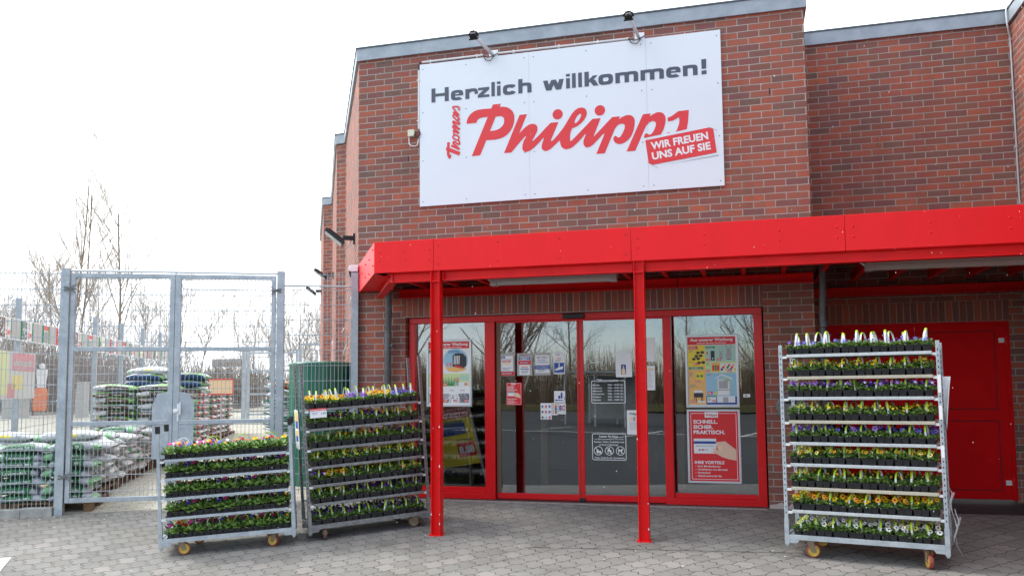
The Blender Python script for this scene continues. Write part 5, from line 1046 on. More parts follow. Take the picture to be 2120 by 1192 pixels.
def trolley(label, T, H, shelves, postm, railm, wheelm, tyrem, caps, wheels, group):
    t = bpy.data.objects.new('plant_trolley', None); COL.objects.link(t); t.matrix_world = T; t.empty_display_size = .1; ORG[t.name] = Vector((0, 0, 0)); tag(t, label, 'trolley', group)
    b = MB()
    b.box(.04, 1.31, .0, .028, .145, .19); b.box(.04, 1.31, DEP - .028, DEP, .145, .19); b.box(.0, .03, .04, DEP - .04, .145, .19); b.box(1.32, 1.35, .04, DEP - .04, .145, .19); b.box(.03, 1.32, .028, DEP - .028, .172, .182)
    for x0, x1 in ((.04, .13), (1.31, 1.22)):
        for y0 in (.002, DEP - .026): b.prism([(x0, .145), (x1, .145), (x1 + (x0 - x1) * .25, .115), (x0, .115)] if x0 > x1 else [(x0, .115), (x1 + (x0 - x1) * .25, .115), (x1, .145), (x0, .145)], y0, y0 + .024)
    for x in (0, 1.31):
        for y in (0, DEP - .04): b.box(x, x + .04, y, y + .04, .10, .33); b.box(x + .008, x + .032, y + .008, y + .032, .085, .10)
    b.build('base', 'galvanised' if postm == 'galvanised' else postm, t, bevel=.002)
    for x in (.004, 1.314):
        for y in (.004, DEP - .036):
            p = MB(); m_ = postm if not (isinstance(railm, tuple) and x > 1) else railm[1]
            p.box(x, x + .032, y, y + .032, .33, H)
            if not caps:
                for k in range(int((H - .4) / .05)): z = .38 + k * .05; p.add([(x + .012, y - .0012, z), (x + .020, y - .0012, z), (x + .020, y - .0012, z + .016), (x + .012, y - .0012, z + .016)], [(0, 1, 2, 3)], 1)
            po = p.build('post', [m_, 'dark_gap'], t, bevel=.002)
            if caps: c = MB(); c.box(x - .006, x + .038, y - .006, y + .038, H - .035, H + .04); c.build('post_cap', 'black_rubber', po, o=(0, 0, 0), bevel=.004)
    rm = railm[0] if isinstance(railm, tuple) else railm
    for k, z in enumerate(shelves):
        s_ = MB(); x0, x1 = .075, 1.285
        for y0 in (-.004, DEP - .024):
            s_.box(x0, x1, y0, y0 + .028, z - .026, z + .002); 
        s_.box(x0, x1, .024, DEP - .024, z - .012, z - .001)
        for x in (x0, x1 - .03): s_.box(x, x + .03, .024, DEP - .024, z - .026, z - .013)
        sh_ = s_.build('shelf', rm if k % 5 not in (1, 3) or rm == 'old_steel' or caps else 'plywood_edge', t, bevel=.003)
        for x in (.036, 1.284):
            for y0 in (.006, DEP - .03): h = MB(); h.box(x, x + .03 + .01, y0, y0 + .022, z - .034, z - .012); h.build('shelf_hook', 'white_pipe', sh_, o=(0, 0, 0))
    for (x, y, rot) in wheels: caster(t, None, x, y, .145, rot, wheelm, tyrem, T)
    return t
def TM(x, y, z, yaw, ry): return Matrix.Translation((x, y, z)) @ Matrix.Rotation(R(yaw), 4, 'Z') @ Matrix.Rotation(R(ry), 4, 'Y')
T3 = TM(2.478, 7.874, -.133, -28.81, -.19); T2 = TM(-2.171, 9.125, -.226, 20.87, -3.87); T1 = TM(-3.594, 8.715, -.281, 12.93, -2.86)
SH3 = [1.825, 1.622, 1.435, 1.222, 1.026, .833, .620, .413]; SH2 = [1.417, 1.208, 1.0, .806, .61, .413]; SH1 = [.985, .795, .598, .40]
tr3 = trolley('tall galvanised plant trolley with nine shelves of violas before the red doors', T3, 1.915, SH3, 'galvanised', 'alu_rail', 'wheel_yellow', 'tyre_red', False, [(.2, .08, R(20)), (1.17, .09, R(-68)), (.22, DEP - .09, R(25)), (1.15, DEP - .08, R(-50))], 'plant trolleys')
tr2 = trolley('leaning worn plant trolley with seven shelves beside the left red column', T2, 1.917, SH2, 'old_steel', ('old_steel', 'brown_steel'), 'wheel_brown', 'tyre_brown', False, [(.18, .09, R(-95)), (1.2, .09, R(165)), (.2, DEP - .09, R(-60)), (1.1, DEP - .1, R(150))], 'plant trolleys')
tr1 = trolley('low plant trolley with black post caps and primroses in front of the gate', T1, 1.29, SH1, 'galvanised', 'galvanised', 'wheel_yellow', 'tyre_red', True, [(.2, .08, R(10)), (1.14, .09, R(150)), (.3, DEP - .09, R(20)), (1.1, DEP - .1, R(140))], 'plant trolleys')
# bits hanging on the trolleys
def on(T, mb, name, mats, label, cat, loc, **k):
    o_ = mb.build(name, mats, None, T, loc, **k); tag(o_, label, cat); return o_
p = MB(); p.box(.085, .262, -.012, -.009, 1.325, 1.425, 0); p.rect(.085, .262, 1.400, 1.425, -.0126, 1); text(p, 'Aus unserer Werbung', .092, .255, 1.406, .013, -.0134, 0, .02); text(p, 'Stiefmütterchen', .10, .17, 1.378, .010, -.0126, 2, .01); text(p, 'Viola, 6er', .11, .16, 1.362, .009, -.0126, 2, .01); text(p, '1,99', .205, .25, 1.36, .02, -.0126, 2, .02)
on(T2, p, 'price_card', ['white', 'print_red', 'print_blue'], 'white price card with a red heading on the worn trolley', 'price card', (.17, -.01, 1.33))
p = MB(); p.box(-.035, -.03, .06, .36, 1.0, 1.42, 0)
for k, (z0, z1, mi) in enumerate(((1.30, 1.36, 1), (1.22, 1.30, 2), (1.14, 1.20, 1), (1.08, 1.14, 2))): p.box(-.0355, -.0352, .06 + .02 * k, .3, z0, z1, mi)
p.box(-.0355, -.0352, .1, .3, 1.36, 1.40, 3)
on(T2, p, 'advert_card', ['white', 'print_orange', 'print_blue', 'print_yellow'], 'colourful advert card tied to the left end of the worn trolley', 'card', (-.03, .2, 1.0))
p = MB(); V = []
for i in range(9):
    for j in range(4):
        w_ = .062 * (1 - .08 * i) ; V.append((1.352 + w_ * j / 3 * (1 - .03 * i), .08 + .03 * math.sin(j * 1.1 + i * .25), 1.605 - .052 * i - .012 * j * (i / 8)))
p.add(V, [(i * 4 + j, (i + 1) * 4 + j, (i + 1) * 4 + j + 1, i * 4 + j + 1) for i in range(8) for j in range(3)])
o_ = on(T3, p, 'paper_sheet', 'white', 'curled white paper sheet hanging on the right end of the tall trolley', 'paper', (1.37, .1, 1.1), smooth=True); so = o_.modifiers.new('thick', 'SOLIDIFY'); so.thickness = .001
p = MB(); rnd = random.Random(4)
for q in range(5):
    V = []; n_ = 5 + q
    for i in range(n_):
        z = .70 - .075 * q - .04 * i; x = 1.352 + .012 * q + .022 * math.sin(i * .7 + q * 2) + rnd.uniform(-.006, .006); w_ = rnd.uniform(.006, .013)
        V += [(x, .06 + .05 * q, z), (x + w_, .07 + .05 * q + rnd.uniform(-.02, .02), z - .01)]
    p.add(V, [(2 * i, 2 * i + 2, 2 * i + 3, 2 * i + 1) for i in range(n_ - 1)])
o_ = on(T3, p, 'torn_film', 'film', 'torn strip of clear film on the lower right end of the tall trolley', 'film', (1.38, .2, .25), smooth=False); so = o_.modifiers.new('thick', 'SOLIDIFY'); so.thickness = .001
p = MB()
for z0, z1 in ((1.47, 1.62), (1.24, 1.36), (.92, 1.02)): p.box(1.317, 1.343, .0015, .0035, z0, z1)
on(T3, p, 'sticker', 'white', 'worn white stickers on the right front post of the tall trolley', 'sticker', (1.33, .002, 1.2))

# --- six-packs
LEAFM = {}
def leafs(seed, spots, n, l0, l1, w, up, zb, spread, m='viola_leaf'):
    rr = random.Random(seed); mb = MB()
    for (cx, cy) in spots:
        hh = rr.uniform(.75, 1.2)
        for k in range(n):
            a = rr.uniform(0, 6.283); r0 = spread * math.sqrt(rr.random()); z = zb + hh * up * rr.random() ** .8 * (1 - .4 * r0 / spread)
            c = Vector((cx + r0 * math.cos(a), cy + r0 * math.sin(a), z)); L_ = rr.uniform(l0, l1); a2 = a + rr.uniform(-.9, .9)
            el = rr.uniform(-.25, .95); dv = Vector((math.cos(a2) * math.cos(el), math.sin(a2) * math.cos(el), math.sin(el))); sv = Vector((-math.sin(a2), math.cos(a2), rr.uniform(-.4, .4))) * w * L_
            up_v = dv.cross(sv).normalized() * L_ * .12
            mb.add([c, c + dv * L_ * .45 + sv - up_v * 0, c + dv * L_, c + dv * L_ * .45 - sv, c + dv * L_ * .5 - up_v], [(0, 4, 1), (4, 2, 1), (0, 3, 4), (4, 3, 2)])
    return mb
def pansy(mb, c, r, face, m_out, m_in, rr, centre=None):
    n = Vector(face).normalized(); u = n.orthogonal().normalized(); v = n.cross(u)
    ro = rr.uniform(0, 6.28)
    for k in range(5):
        a = ro + k * 1.2566; pc = Vector(c) + (u * math.cos(a) + v * math.sin(a)) * r * .48 + n * rr.uniform(-.002, .002)
        q = [pc + (u * math.cos(t) + v * math.sin(t)) * r * .58 + n * r * .1 * math.cos(3 * t + k) for t in [j * 1.047 for j in range(6)]]
        mb.add(q, [tuple(range(6))], m_in if k in (0, 1) else m_out)
    if centre is not None:
        q = [Vector(c) + n * .004 + (u * math.cos(t) + v * math.sin(t)) * r * .38 for t in [j * 1.2566 for j in range(5)]]; mb.add(q, [tuple(range(5))], centre)
SPOT6 = [(.0365 + .0725 * i - .0725, .037 + .0735 * j) for i in (0, 1) for j in (0, 1, 2)]
def pots_mesh(spots, wt, wb, h):
    mb = MB()
    for cx, cy in spots:
        a, b = wt / 2, wb / 2
        mb.add([(cx - b, cy - b, 0), (cx + b, cy - b, 0), (cx + b, cy + b, 0), (cx - b, cy + b, 0), (cx - a, cy - a, h), (cx + a, cy - a, h), (cx + a, cy + a, h), (cx - a, cy + a, h)], [(0, 3, 2, 1), (0, 1, 5, 4), (1, 2, 6, 5), (2, 3, 7, 6), (3, 0, 4, 7)])
        r_ = a + .0015; mb.box(cx - r_, cx + r_, cy - r_, cy + r_, h - .006, h, 0); mb.add([(cx - a + .003, cy - a + .003, h + .0012), (cx + a - .003, cy - a + .003, h + .0012), (cx + a - .003, cy + a - .003, h + .0012), (cx - a + .003, cy + a - .003, h + .0012)], [(0, 1, 2, 3)], 1)
    return mb
def proto(mb, name, mats, **k):
    o_ = mb.build(name, mats, None, WM, (0, 0, 0), **k); COL.objects.unlink(o_); return o_
POTS = proto(pots_mesh(SPOT6, .066, .049, .058), 'pots', ['tray_black', 'soil'], bevel=0)
FOL = [proto(leafs(20 + k, SPOT6, 68, .018, .036, .35, .044 + .011 * (k % 3), .052, .042), 'foliage', 'viola_leaf') for k in range(5)]
def handle_mesh(k):
    mb = MB(); rr = random.Random(k); le = rr.uniform(-.012, .012); hh = (.172, .166, .176, .168, .205, .21, .196)[k]; n = 11; x = rr.uniform(-.01, .01)
    prev = None
    for i in range(n + 1):
        t = i / n; a = math.pi * t; y = .095 - .062 * math.cos(a) + le * math.sin(a); z = .05 + (hh - .05) * math.sin(a) ** .62; xx = x + .014 * (t - .5)
        cur = ((xx - .0078, y, z), (xx + .0078, y, z))
        if prev: mb.add([prev[0], prev[1], cur[1], cur[0]], [(0, 1, 2, 3)], 1 if ((.14 < t < .5) if k < 4 else (.36 < t < .56)) else 0)
        prev = cur
    o_ = proto(mb, 'carry_handle', ['strip_white', 'strip_lime']); s = o_.modifiers.new('thick', 'SOLIDIFY'); s.thickness = .0012; return o_
HAN = [handle_mesh(k) for k in range(7)]
PET = ['petal_violet', 'petal_lilac', 'petal_blue', 'petal_yellow', 'petal_gold', 'petal_magenta', 'petal_white', 'petal_pink', 'petal_red', 'petal_purple', 'petal_lemon', 'eye_dark']
VIO, LIL, BLE, YLW, GLD, MAG, WHI, PNK, RDD, PUR, LEM, EYE_ = range(12)
FLW = {}
def flowers(key, n, cols, r0, r1, centre, seed, spots=SPOT6, zlo=.088, zhi=.130):
    if (key, seed) in FLW: return FLW[(key, seed)]
    rr = random.Random(seed * 77 + len(key)); mb = MB()
    for k in range(n):
        cx, cy = rr.choice(spots[:]); c = cols[rr.randrange(len(cols))]; ci = c[1] if isinstance(c, tuple) else c; co = c[0] if isinstance(c, tuple) else c
        pansy(mb, (cx + rr.uniform(-.032, .032), cy + rr.uniform(-.03, .03), rr.uniform(zlo, zhi)), rr.uniform(r0, r1), (rr.uniform(-.5, .5), rr.uniform(-1.3, -.2), rr.uniform(.2, .9)), co, ci, rr, centre)
    if not n: mb.add([(0, 0, .05), (.001, 0, .05), (0, .001, .05)], [(0, 1, 2)], 0)
    FLW[(key, seed)] = proto(mb, 'flowers', PET); return FLW[(key, seed)]
KIND = {  # name: (label words, count, colours, rmin, rmax, centre)
 'violet': ('few dark violet violas', 4, [VIO, VIO, BLE], .010, .016, EYE_), 'bicolour': ('yellow and purple violas', 15, [YLW, (PUR, YLW), YLW], .009, .013, None), 'lilac': ('lilac violas', 22, [LIL, LIL, (LIL, WHI), VIO], .011, .016, None),
 'smallyellow': ('small yellow violas', 10, [YLW, YLW, LEM], .008, .013, None), 'blue': ('blue violet pansies', 7, [BLE, LIL, BLE, VIO], .013, .026, EYE_), 'orange': ('yellow and orange pansies', 8, [YLW, GLD, LEM], .009, .02, EYE_),
 'bud': ('mostly green pansies in bud', 3, [LEM, YLW, GLD], .007, .013, None), 'gold': ('golden yellow pansies', 13, [YLW, GLD, YLW, YLW], .013, .026, EYE_), 'white': ('white pansies with dark faces', 7, [WHI, WHI, LEM], .014, .027, EYE_),
 'magenta': ('dark magenta pansies', 6, [MAG, PUR, MAG], .013, .023, EYE_), 'dark': ('deep purple violas', 9, [PUR, PUR, VIO], .010, .017, None), 'mixed': ('mixed dark and yellow violas', 8, [PUR, YLW, MAG], .009, .016, None)}
npk = [0]
def pack(T, x, y, z, kind, label, group, rr, top=False):
    e = bpy.data.objects.new('pansy_pack', None); COL.objects.link(e); e.empty_display_size = .02
    e.matrix_world = T @ Matrix.Translation((x, y, z)) @ Matrix.Rotation(rr.uniform(-.05, .05), 4, 'Z')
    tag(e, label, 'plant pack', group); k = KIND[kind]
    copy_of(POTS, e); zs = rr.uniform(.82, 1.15); fl_ = copy_of(rr.choice(FOL), e); fl_.scale = (1, 1, zs); fw = copy_of(flowers(kind, k[1], k[2], k[3], k[4], k[5], rr.randrange(4)), e); fw.scale = (1, 1, .62 + .42 * zs)
    hn = copy_of(rr.choice(HAN[4:] if top else HAN[:4]), e); hn.rotation_euler = (rr.uniform(-.12, .06), rr.uniform(-.16, .16), rr.uniform(-.3, .3))
    npk[0] += 1
def fill(T, levels, kinds, trol, group, rr, mix=None):
    n = len(levels)
    for li, z in enumerate(levels):
        for row in (0, 1):
            for c in range(9):
                kd = kinds[li] if not callable(kinds[li]) else kinds[li](c, row)
                if mix and rr.random() < .05: kd = mix
                x = .075 + .0705 + .1327 * c + rr.uniform(-.004, .004); y = .012 + .27 * row + rr.uniform(-.004, .006)
                lab = '%s, %s from left, %s row, %s shelf down, %s' % (KIND[kd][0], ORD[c], 'front' if row == 0 else 'back', ORD[li], trol)
                pack(T, x, y, z + .0025, kd, lab, group, rr, li == 0)
rnd = random.Random(12)
fill(T3, SH3 + [.1825], ['violet', 'bicolour', 'lilac', 'smallyellow', 'blue', 'orange', 'bud', 'gold', 'white'], 'tall trolley', 'viola packs on the tall trolley', rnd)
fill(T2, SH2 + [.1825], [lambda c, r: 'gold' if c < 3 or c in (5, 6) else 'blue', lambda c, r: 'magenta' if c < 3 else 'dark' if c < 6 else 'bud', lambda c, r: 'bud' if c < 5 else 'mixed', lambda c, r: 'smallyellow' if c != 5 else 'bud', lambda c, r: 'lilac' if c == 0 else 'gold' if c in (1, 2) else 'bud' if c < 7 else 'orange', lambda c, r: 'bud' if c < 3 else 'dark', lambda c, r: 'dark' if c != 6 else 'mixed'], 'worn trolley', 'viola packs on the worn trolley', rnd)
# --- primrose trays on the low trolley
SPOTP = [(-.153 + .0607 * i + .0305, .035 + .064 * j) for i in range(5) for j in range(8)]
PP = pots_mesh(SPOTP, .056, .047, .05); PP.box(-.156, .156, .0, .52, .0, .012)
PPOT = proto(PP, 'pots', ['tray_black', 'soil'])
PFOL = [proto(leafs(60 + k, SPOTP, 13, .045, .08, .30, .05, .048, .03, 'primrose_leaf'), 'foliage', 'primrose_leaf') for k in range(3)]
def primflowers(seed, n):
    rr = random.Random(seed); mb = MB()
    for k in range(n):
        cx, cy = rr.choice(SPOTP); c = rr.choice([PNK, RDD, WHI, YLW, MAG, VIO, GLD, RDD, BLE, PNK, WHI, YLW])
        for q in range(rr.choice((1, 1, 2, 3))):
            pansy(mb, (cx + rr.uniform(-.02, .02), cy + rr.uniform(-.02, .02), rr.uniform(.112, .152)), rr.uniform(.013, .021), (rr.uniform(-.4, .4), rr.uniform(-1, -.2), rr.uniform(.5, 1)), c, c, rr, None)
    return proto(mb, 'flowers', PET)
PFLW = [primflowers(90 + k, n) for k, n in enumerate((9, 5, 15, 34))]
def wire(seed):
    mb = MB(); rr = random.Random(seed)
    for k in range(3):
        x0, x1 = -.115 + rr.uniform(0, .05), .1 - rr.uniform(0, .05); y0 = .06 + .15 * k
        pts = [(x0 + (x1 - x0) * (1 - math.cos(a)) / 2, y0 + .08 * math.sin(a) * (1 if k % 2 else -.3), .06 + .135 * math.sin(a) ** .8) for a in [math.pi * i / 12 for i in range(13)]]
        mb.tube(pts, .0028, 5, 0 if rr.random() < .6 else 1, False)
    return proto(mb, 'carry_handle', ['strip_white', 'strip_lime'])
PWIR = [wire(k) for k in range(3)]
rnd = random.Random(31)
for li, z in enumerate(SH1 + [.1825]):
    for c in range(4):
        e = bpy.data.objects.new('primrose_tray', None); COL.objects.link(e); e.empty_display_size = .02
        e.matrix_world = T1 @ Matrix.Translation((.075 + .157 + .3025 * c * .99 + rnd.uniform(-.003, .003), .012, z + .0025)) @ Matrix.Rotation(rnd.uniform(-.012, .012), 4, 'Z')
        tag(e, 'tray of mixed primroses, %s from left, %s shelf down, low trolley' % (ORD[c], ORD[li]), 'plant tray', 'primrose trays on the low trolley')
        fl = PFLW[(2 if c < 2 else 1) if li == 0 else (3 if c == 0 else 2) if li == 4 else 2 if (li, c) == (3, 3) else rnd.randrange(2)]
        for pr_ in (PPOT, rnd.choice(PFOL), fl, rnd.choice(PWIR)): copy_of(pr_, e)

# ---------------------------------------------------------------- pallets and bags in the yard
def pallet(M, L_, D_, label, group='wooden pallets in the yard'):
    t = bpy.data.objects.new('pallet', None); COL.objects.link(t); t.matrix_world = M; t.empty_display_size = .1; ORG[t.name] = Vector(); tag(t, label, 'pallet', group)
    d = MB(); n = 6
    for k in range(n): d.box(0, L_, D_ * k / (n - .25), D_ * k / (n - .25) + D_ / 9, .118, .142)
    d.build('deck', 'pallet_wood', t)
    for x in (0, L_ / 2 - .05, L_ - .1):
        b = MB(); b.box(x, x + .1, 0, D_, .0, .018); 
        for y in (0, D_ / 2 - .06, D_ - .12): b.box(x, x + .1, y, y + .12, .018, .097)
        b.box(x, x + .1, 0, D_, .097, .117); b.build('bearer', 'pallet_wood', t)
def bag_mesh(name, a, b, h, seed, mats, pick, texts=()):
    mb = MB(); nu, nv = 22, 16; V = []; off = Vector((seed * 13.7, seed * 3.1, 0))
    def P(u, th):
        f = max(0.0, 1 - abs(u) ** 4.5) ** .5; fy = .72 + .28 * f
        c, s = math.cos(th), math.sin(th)
        y = math.copysign(abs(c) ** .72, c) * b * fy; z = math.copysign(abs(s) ** .8, s) * h / 2 * max(f, .10)
        x = u * a * (1 - .04 * abs(c))
        n = noise.noise(Vector((x * 7, y * 7, z * 9)) + off); n2 = noise.noise(Vector((x * 17, y * 17, z * 17)) - off)
        k = 1 + .22 * n + .08 * n2
        return (x + .012 * n2, y * (1 + .13 * n), h / 2 + z * k - .02 * u * u * (1 + 1.5 * noise.noise(off)))
    for i in range(nu + 1):
        for j in range(nv): V.append(P(-1 + 2 * i / nu, 2 * math.pi * j / nv))
    F = []; M_ = []
    for i in range(nu):
        for j in range(nv):
            F.append((i * nv + j, (i + 1) * nv + j, (i + 1) * nv + (j + 1) % nv, i * nv + (j + 1) % nv)); M_.append(pick(-1 + 2 * (i + .5) / nu, 2 * math.pi * (j + .5) / nv))
    for f, m in zip(F, M_): mb.add([V[q] for q in f], [(0, 1, 2, 3)], m)
    mb2 = MB(); mb2.v = [Vector(v) for v in V]; mb2.f = [list(f) for f in F]; mb2.m = M_
    for body, x0, x1, zc, hh, mi, back in texts:
        def fn(x, y, z):
            u = x / a; zz = min(1, abs(2 * z / h - 1) + .02); c = max(0.0, 1 - zz ** 2.4) ** .55; f = max(0.0, 1 - abs(u) ** 4.5) ** .5
            q = (x, -(b * (.72 + .28 * f) * c) * 1.09 - .006, z); return q if not back else (-q[0], -q[1], q[2])
        text(mb2, body, x0, x1, zc, hh, 0, mi, .03, fn=fn)
    return proto(mb2, name, mats, smooth=True)
def cap(th): return math.sin(th)
PK = {
 'lava': (['bag_green', 'bag_dark_silver', 'bag_light_green', 'white'], lambda u, th: 0 if -.5 < u < .72 and math.sin(th) < .86 else (2 if -.86 < u < -.5 else 1), [('Lavamulch', -.10, .17, .038, .034, 3, False)]),
 'lava2': (['bag_green', 'bag_dark_silver', 'bag_light_green', 'white'], lambda u, th: 0 if -.75 < u < .5 and math.sin(th) < .86 else (2 if u > .82 else 1), [('Lavamulch 20 L', -.2, .12, .038, .032, 3, False)]),
 'silver': (['bag_silver', 'bag_white'], lambda u, th: 1 if math.sin(th) > .7 else 0, ()),
 'white': (['bag_white', 'bag_silver', 'bag_light_green', 'print_yellow'], lambda u, th: 2 if u < -.72 else 3 if (.1 < u < .5 and .1 < math.sin(th) < .4) else (1 if math.sin(th) < -.2 else 0), ()),
 'brown': (['bag_brown', 'bag_band', 'bag_white', 'white'], lambda u, th: 1 if math.sin(th) > .35 else (2 if u > .8 else 0), [('BLUMENERDE', -.28, -.05, .03, .032, 3, False), ('70 Liter', .05, .2, .03, .026, 3, False)]),
 'brown2': (['bag_brown', 'bag_band', 'bag_white', 'white'], lambda u, th: 2 if u < -.25 and u > -.95 and abs(math.sin(th)) < .75 else (1 if math.sin(th) > .25 or u > .78 else 0), [('mit Depot 70 L', -.02, .24, .03, .026, 3, False)]),
 'navy': (['bag_navy', 'bag_white', 'bag_band', 'white'], lambda u, th: (2 if u > .1 else 1) if math.sin(th) > .45 or abs(u) > .88 else 0, [('CASA ERDE', -.22, .1, .04, .03, 3, False)][:0]),
 'lime': (['bag_band', 'print_lime', 'bag_brown'], lambda u, th: 1 if abs(math.sin(th)) < .3 else 0, ()),
 'spot': (['bag_white', 'print_orange', 'bag_light_green', 'bag_silver', 'print_red'], lambda u, th: (4 if math.cos(th) > .35 else 1) if .80 < u < .96 and abs(math.sin(th)) < .5 and abs(math.cos(th)) > .25 else (2 if .62 < u < .78 and abs(math.sin(th)) < .6 else (3 if math.sin(th) < 0 else 0)), ()),
 'orange': (['bag_orange', 'bag_white'], lambda u, th: 1 if abs(u) > .7 else 0, ())}
DIM = {'lava': (.30, .2, .112), 'lava2': (.30, .2, .112), 'silver': (.32, .19, .115), 'white': (.40, .21, .13), 'brown': (.40, .22, .118), 'brown2': (.40, .22, .118), 'navy': (.40, .22, .14), 'lime': (.40, .2, .13), 'spot': (.36, .26, .15), 'orange': (.3, .2, .13)}
BAG = {}
for k, (mats, pick, tx) in PK.items(): BAG[k] = [bag_mesh('garden_bag', *DIM[k], sd + len(k) * 3, mats, pick, tx) for sd in (1, 2, 3)]
brn = random.Random(77)
def bag(kind, M, label, group, jit=1.0):
    o_ = brn.choice(BAG[kind]).copy(); COL.objects.link(o_)
    o_.matrix_world = M @ Matrix.Translation((brn.uniform(-.02, .02) * jit, brn.uniform(-.025, .015) * jit, 0)) @ Matrix.Rotation(brn.uniform(-.12, .12) * jit, 4, 'Z') @ Matrix.Rotation(brn.uniform(-.05, .05) * jit, 4, 'X') @ Matrix.Rotation(brn.uniform(-.03, .03) * jit, 4, 'Y')
    tag(o_, label, 'bag', group)
# row in front, right behind the left fence
for k in range(3):
    p0 = GM @ Vector((3.22 + .98 * (k + 1), -.95, 0)); pallet(GM @ Matrix.Translation((3.22 + .98 * (k + 1) - .02, -.14, -.11)) @ Matrix.Rotation(math.pi, 4, 'Z'), .94, .8, 'wooden pallet under the green mulch bags, %s from the gate post' % ORD[k])
for l in range(7):
    for c in range(5):
        t = 3.5 + .585 * c + (.1 if l % 2 else 0)
        if l == 6 and c > 3: continue
        bag('lava' if l % 2 else 'lava2', GM @ Matrix.Translation((t, -.34, .032 + .103 * l)) @ Matrix.Rotation(math.pi, 4, 'Z'), 'green and silver mulch bag behind the left fence, %s layer up, %s from gate' % (ORD[l], ORD[c]), 'green mulch bags behind the left fence')
for l in (3, 4, 5, 6, 7):
    for c in range(3):
        bag('white', GM @ Matrix.Translation((3.55 + .8 * c + .2 * (l % 2), -.82, .02 + .105 * l)) @ Matrix.Rotation(math.pi, 4, 'Z'), 'white and yellow soil bag behind the mulch bags, %s layer up, %s from gate' % (ORD[l], ORD[c]), 'white soil bags behind the mulch')
# second row running away from the gate, bag ends facing the path
dr = Vector((-.226, .974, 0)).normalized(); pr2 = Vector((-dr.y, dr.x, 0))
R2 = Matrix(((-pr2.x, -dr.x, 0, 0), (-pr2.y, -dr.y, 0, 0), (0, 0, 1, 0), (0, 0, 0, 1)))
def RM(x, y, z): return Matrix.Translation((x, y, z))
base = Vector((-5.52, 11.35, 0))
rot2 = Matrix(((pr2.x, dr.x, 0, 0), (pr2.y, dr.y, 0, 0), (0, 0, 1, 0), (0, 0, 0, 1)))
for k in range(4):
    p = base + dr * (1.3 * k); M = Matrix.Translation((p.x, p.y, gz(p.x, p.y))) @ Matrix(((-dr.x, pr2.x, 0, 0), (-dr.y, pr2.y, 0, 0), (0, 0, 1, 0), (0, 0, 0, 1)))
    M = Matrix.Translation((p.x + dr.x * 1.2, p.y + dr.y * 1.2, gz(p.x, p.y))) @ Matrix(((-dr.x, pr2.x, 0, 0), (-dr.y, pr2.y, 0, 0), (0, 0, 1, 0), (0, 0, 0, 1)))
    pallet(M, 1.2, .95, 'wooden pallet beside the path under silver bags, %s from the gate' % ORD[k])
for c in range(12):
    p = base + dr * (.22 + .425 * c); g = gz(p.x, p.y)
    top = [8, 7, 7, 6, 6, 6, 7, 7, 6, 6, 5, 5][c]
    for l in range(top):
        q = p + pr2 * (.3 + brn.uniform(-.05, .05))
        bag('silver' if (l + c) % 4 else 'lava', Matrix.Translation((q.x, q.y, g + .14 + .096 * l)) @ rot2 @ Matrix.Rotation(R(brn.uniform(-6, 6)), 4, 'Y'), 'crumpled silver bag beside the yard path, %s layer up, %s from gate' % (ORD[l], ORD[c]), 'silver bags along the yard path', 1.6)
# brown potting soil stack
g = gz(-7, 15.6)
for k in range(2): pallet(Matrix.Translation((-7.68 + .8 * k, 15.35, g)), .78, .9, '%s pallet under the brown potting soil stack' % ('left', 'right')[k])
for l in range(12):
    for c in range(2):
        bag(('brown', 'brown2')[(l + c) % 2], Matrix.Translation((-7.25 + .79 * c, 15.6, g + .142 + .112 * l)) @ Matrix.Rotation(R(-4), 4, 'Z'), 'brown potting soil bag, %s layer up, %s column of the front stack' % (ORD[l], ('left', 'right')[c]), 'brown potting soil bags')
for l in range(13):
    for c in range(2):
        if (l < 9 and c == 1) or (l > 11 and c == 1): continue
        bag('navy' if l in (10, 11) else 'white' if l == 12 else 'brown', Matrix.Translation((-7.02 + .78 * c, 16.35, g + .14 + .13 * l)), '%s soil bag behind the brown stack, %s layer up, %s column' % ('navy' if l in (10, 11) else 'white' if l == 12 else 'brown', ORD[l], ('left', 'right')[c]), 'bags behind the brown stack')
# white and orange stack further along the path
g = gz(-7.2, 20); b3 = Vector((-6.98, 19.0, 0)); d3 = Vector((-.17, .985, 0)).normalized(); p3 = Vector((-d3.y, d3.x, 0))
rot3 = Matrix(((-p3.x, -d3.x, 0, 0), (-p3.y, -d3.y, 0, 0), (0, 0, 1, 0), (0, 0, 0, 1)))
for k in range(4):
    p = b3 + d3 * (1.3 * k + 1.2); pallet(Matrix.Translation((p.x, p.y, g)) @ Matrix(((-d3.x, p3.x, 0, 0), (-d3.y, p3.y, 0, 0), (0, 0, 1, 0), (0, 0, 0, 1))), 1.2, .9, 'wooden pallet under the white and orange bags, %s along the path' % ORD[k])
for c in range(8):
    p = b3 + d3 * (.3 + .62 * c) + p3 * .38
    for l in range(9):
        bag('spot' if (c % 4 != 2) else 'silver', Matrix.Translation((p.x, p.y, g + .142 + .138 * l)) @ rot3, 'white bag with orange label, %s layer up, %s column along the path' % (ORD[l], ORD[c]), 'white and orange bags along the path')
for l in range(10):
    bag('lime' if l > 6 else 'spot', Matrix.Translation((-8.1, 19.2, g + .14 + .14 * l)), 'lime and brown soil bag, %s layer up in the stack left of the orange labels' % ORD[l], 'lime soil bags')
t = thing('price_sign', 'blank orange price sign in a dark red frame above the white bags', 'sign', (-6.5, 18.85, 1.28), WM)
f = MB(); f.box(-6.77, -6.2, 18.85, 18.88, 1.29, 1.315); f.box(-6.77, -6.2, 18.85, 18.88, 1.625, 1.65); f.box(-6.77, -6.745, 18.85, 18.88, 1.315, 1.625); f.box(-6.225, -6.2, 18.85, 18.88, 1.315, 1.625); f.build('frame', 'print_red', t, WM)
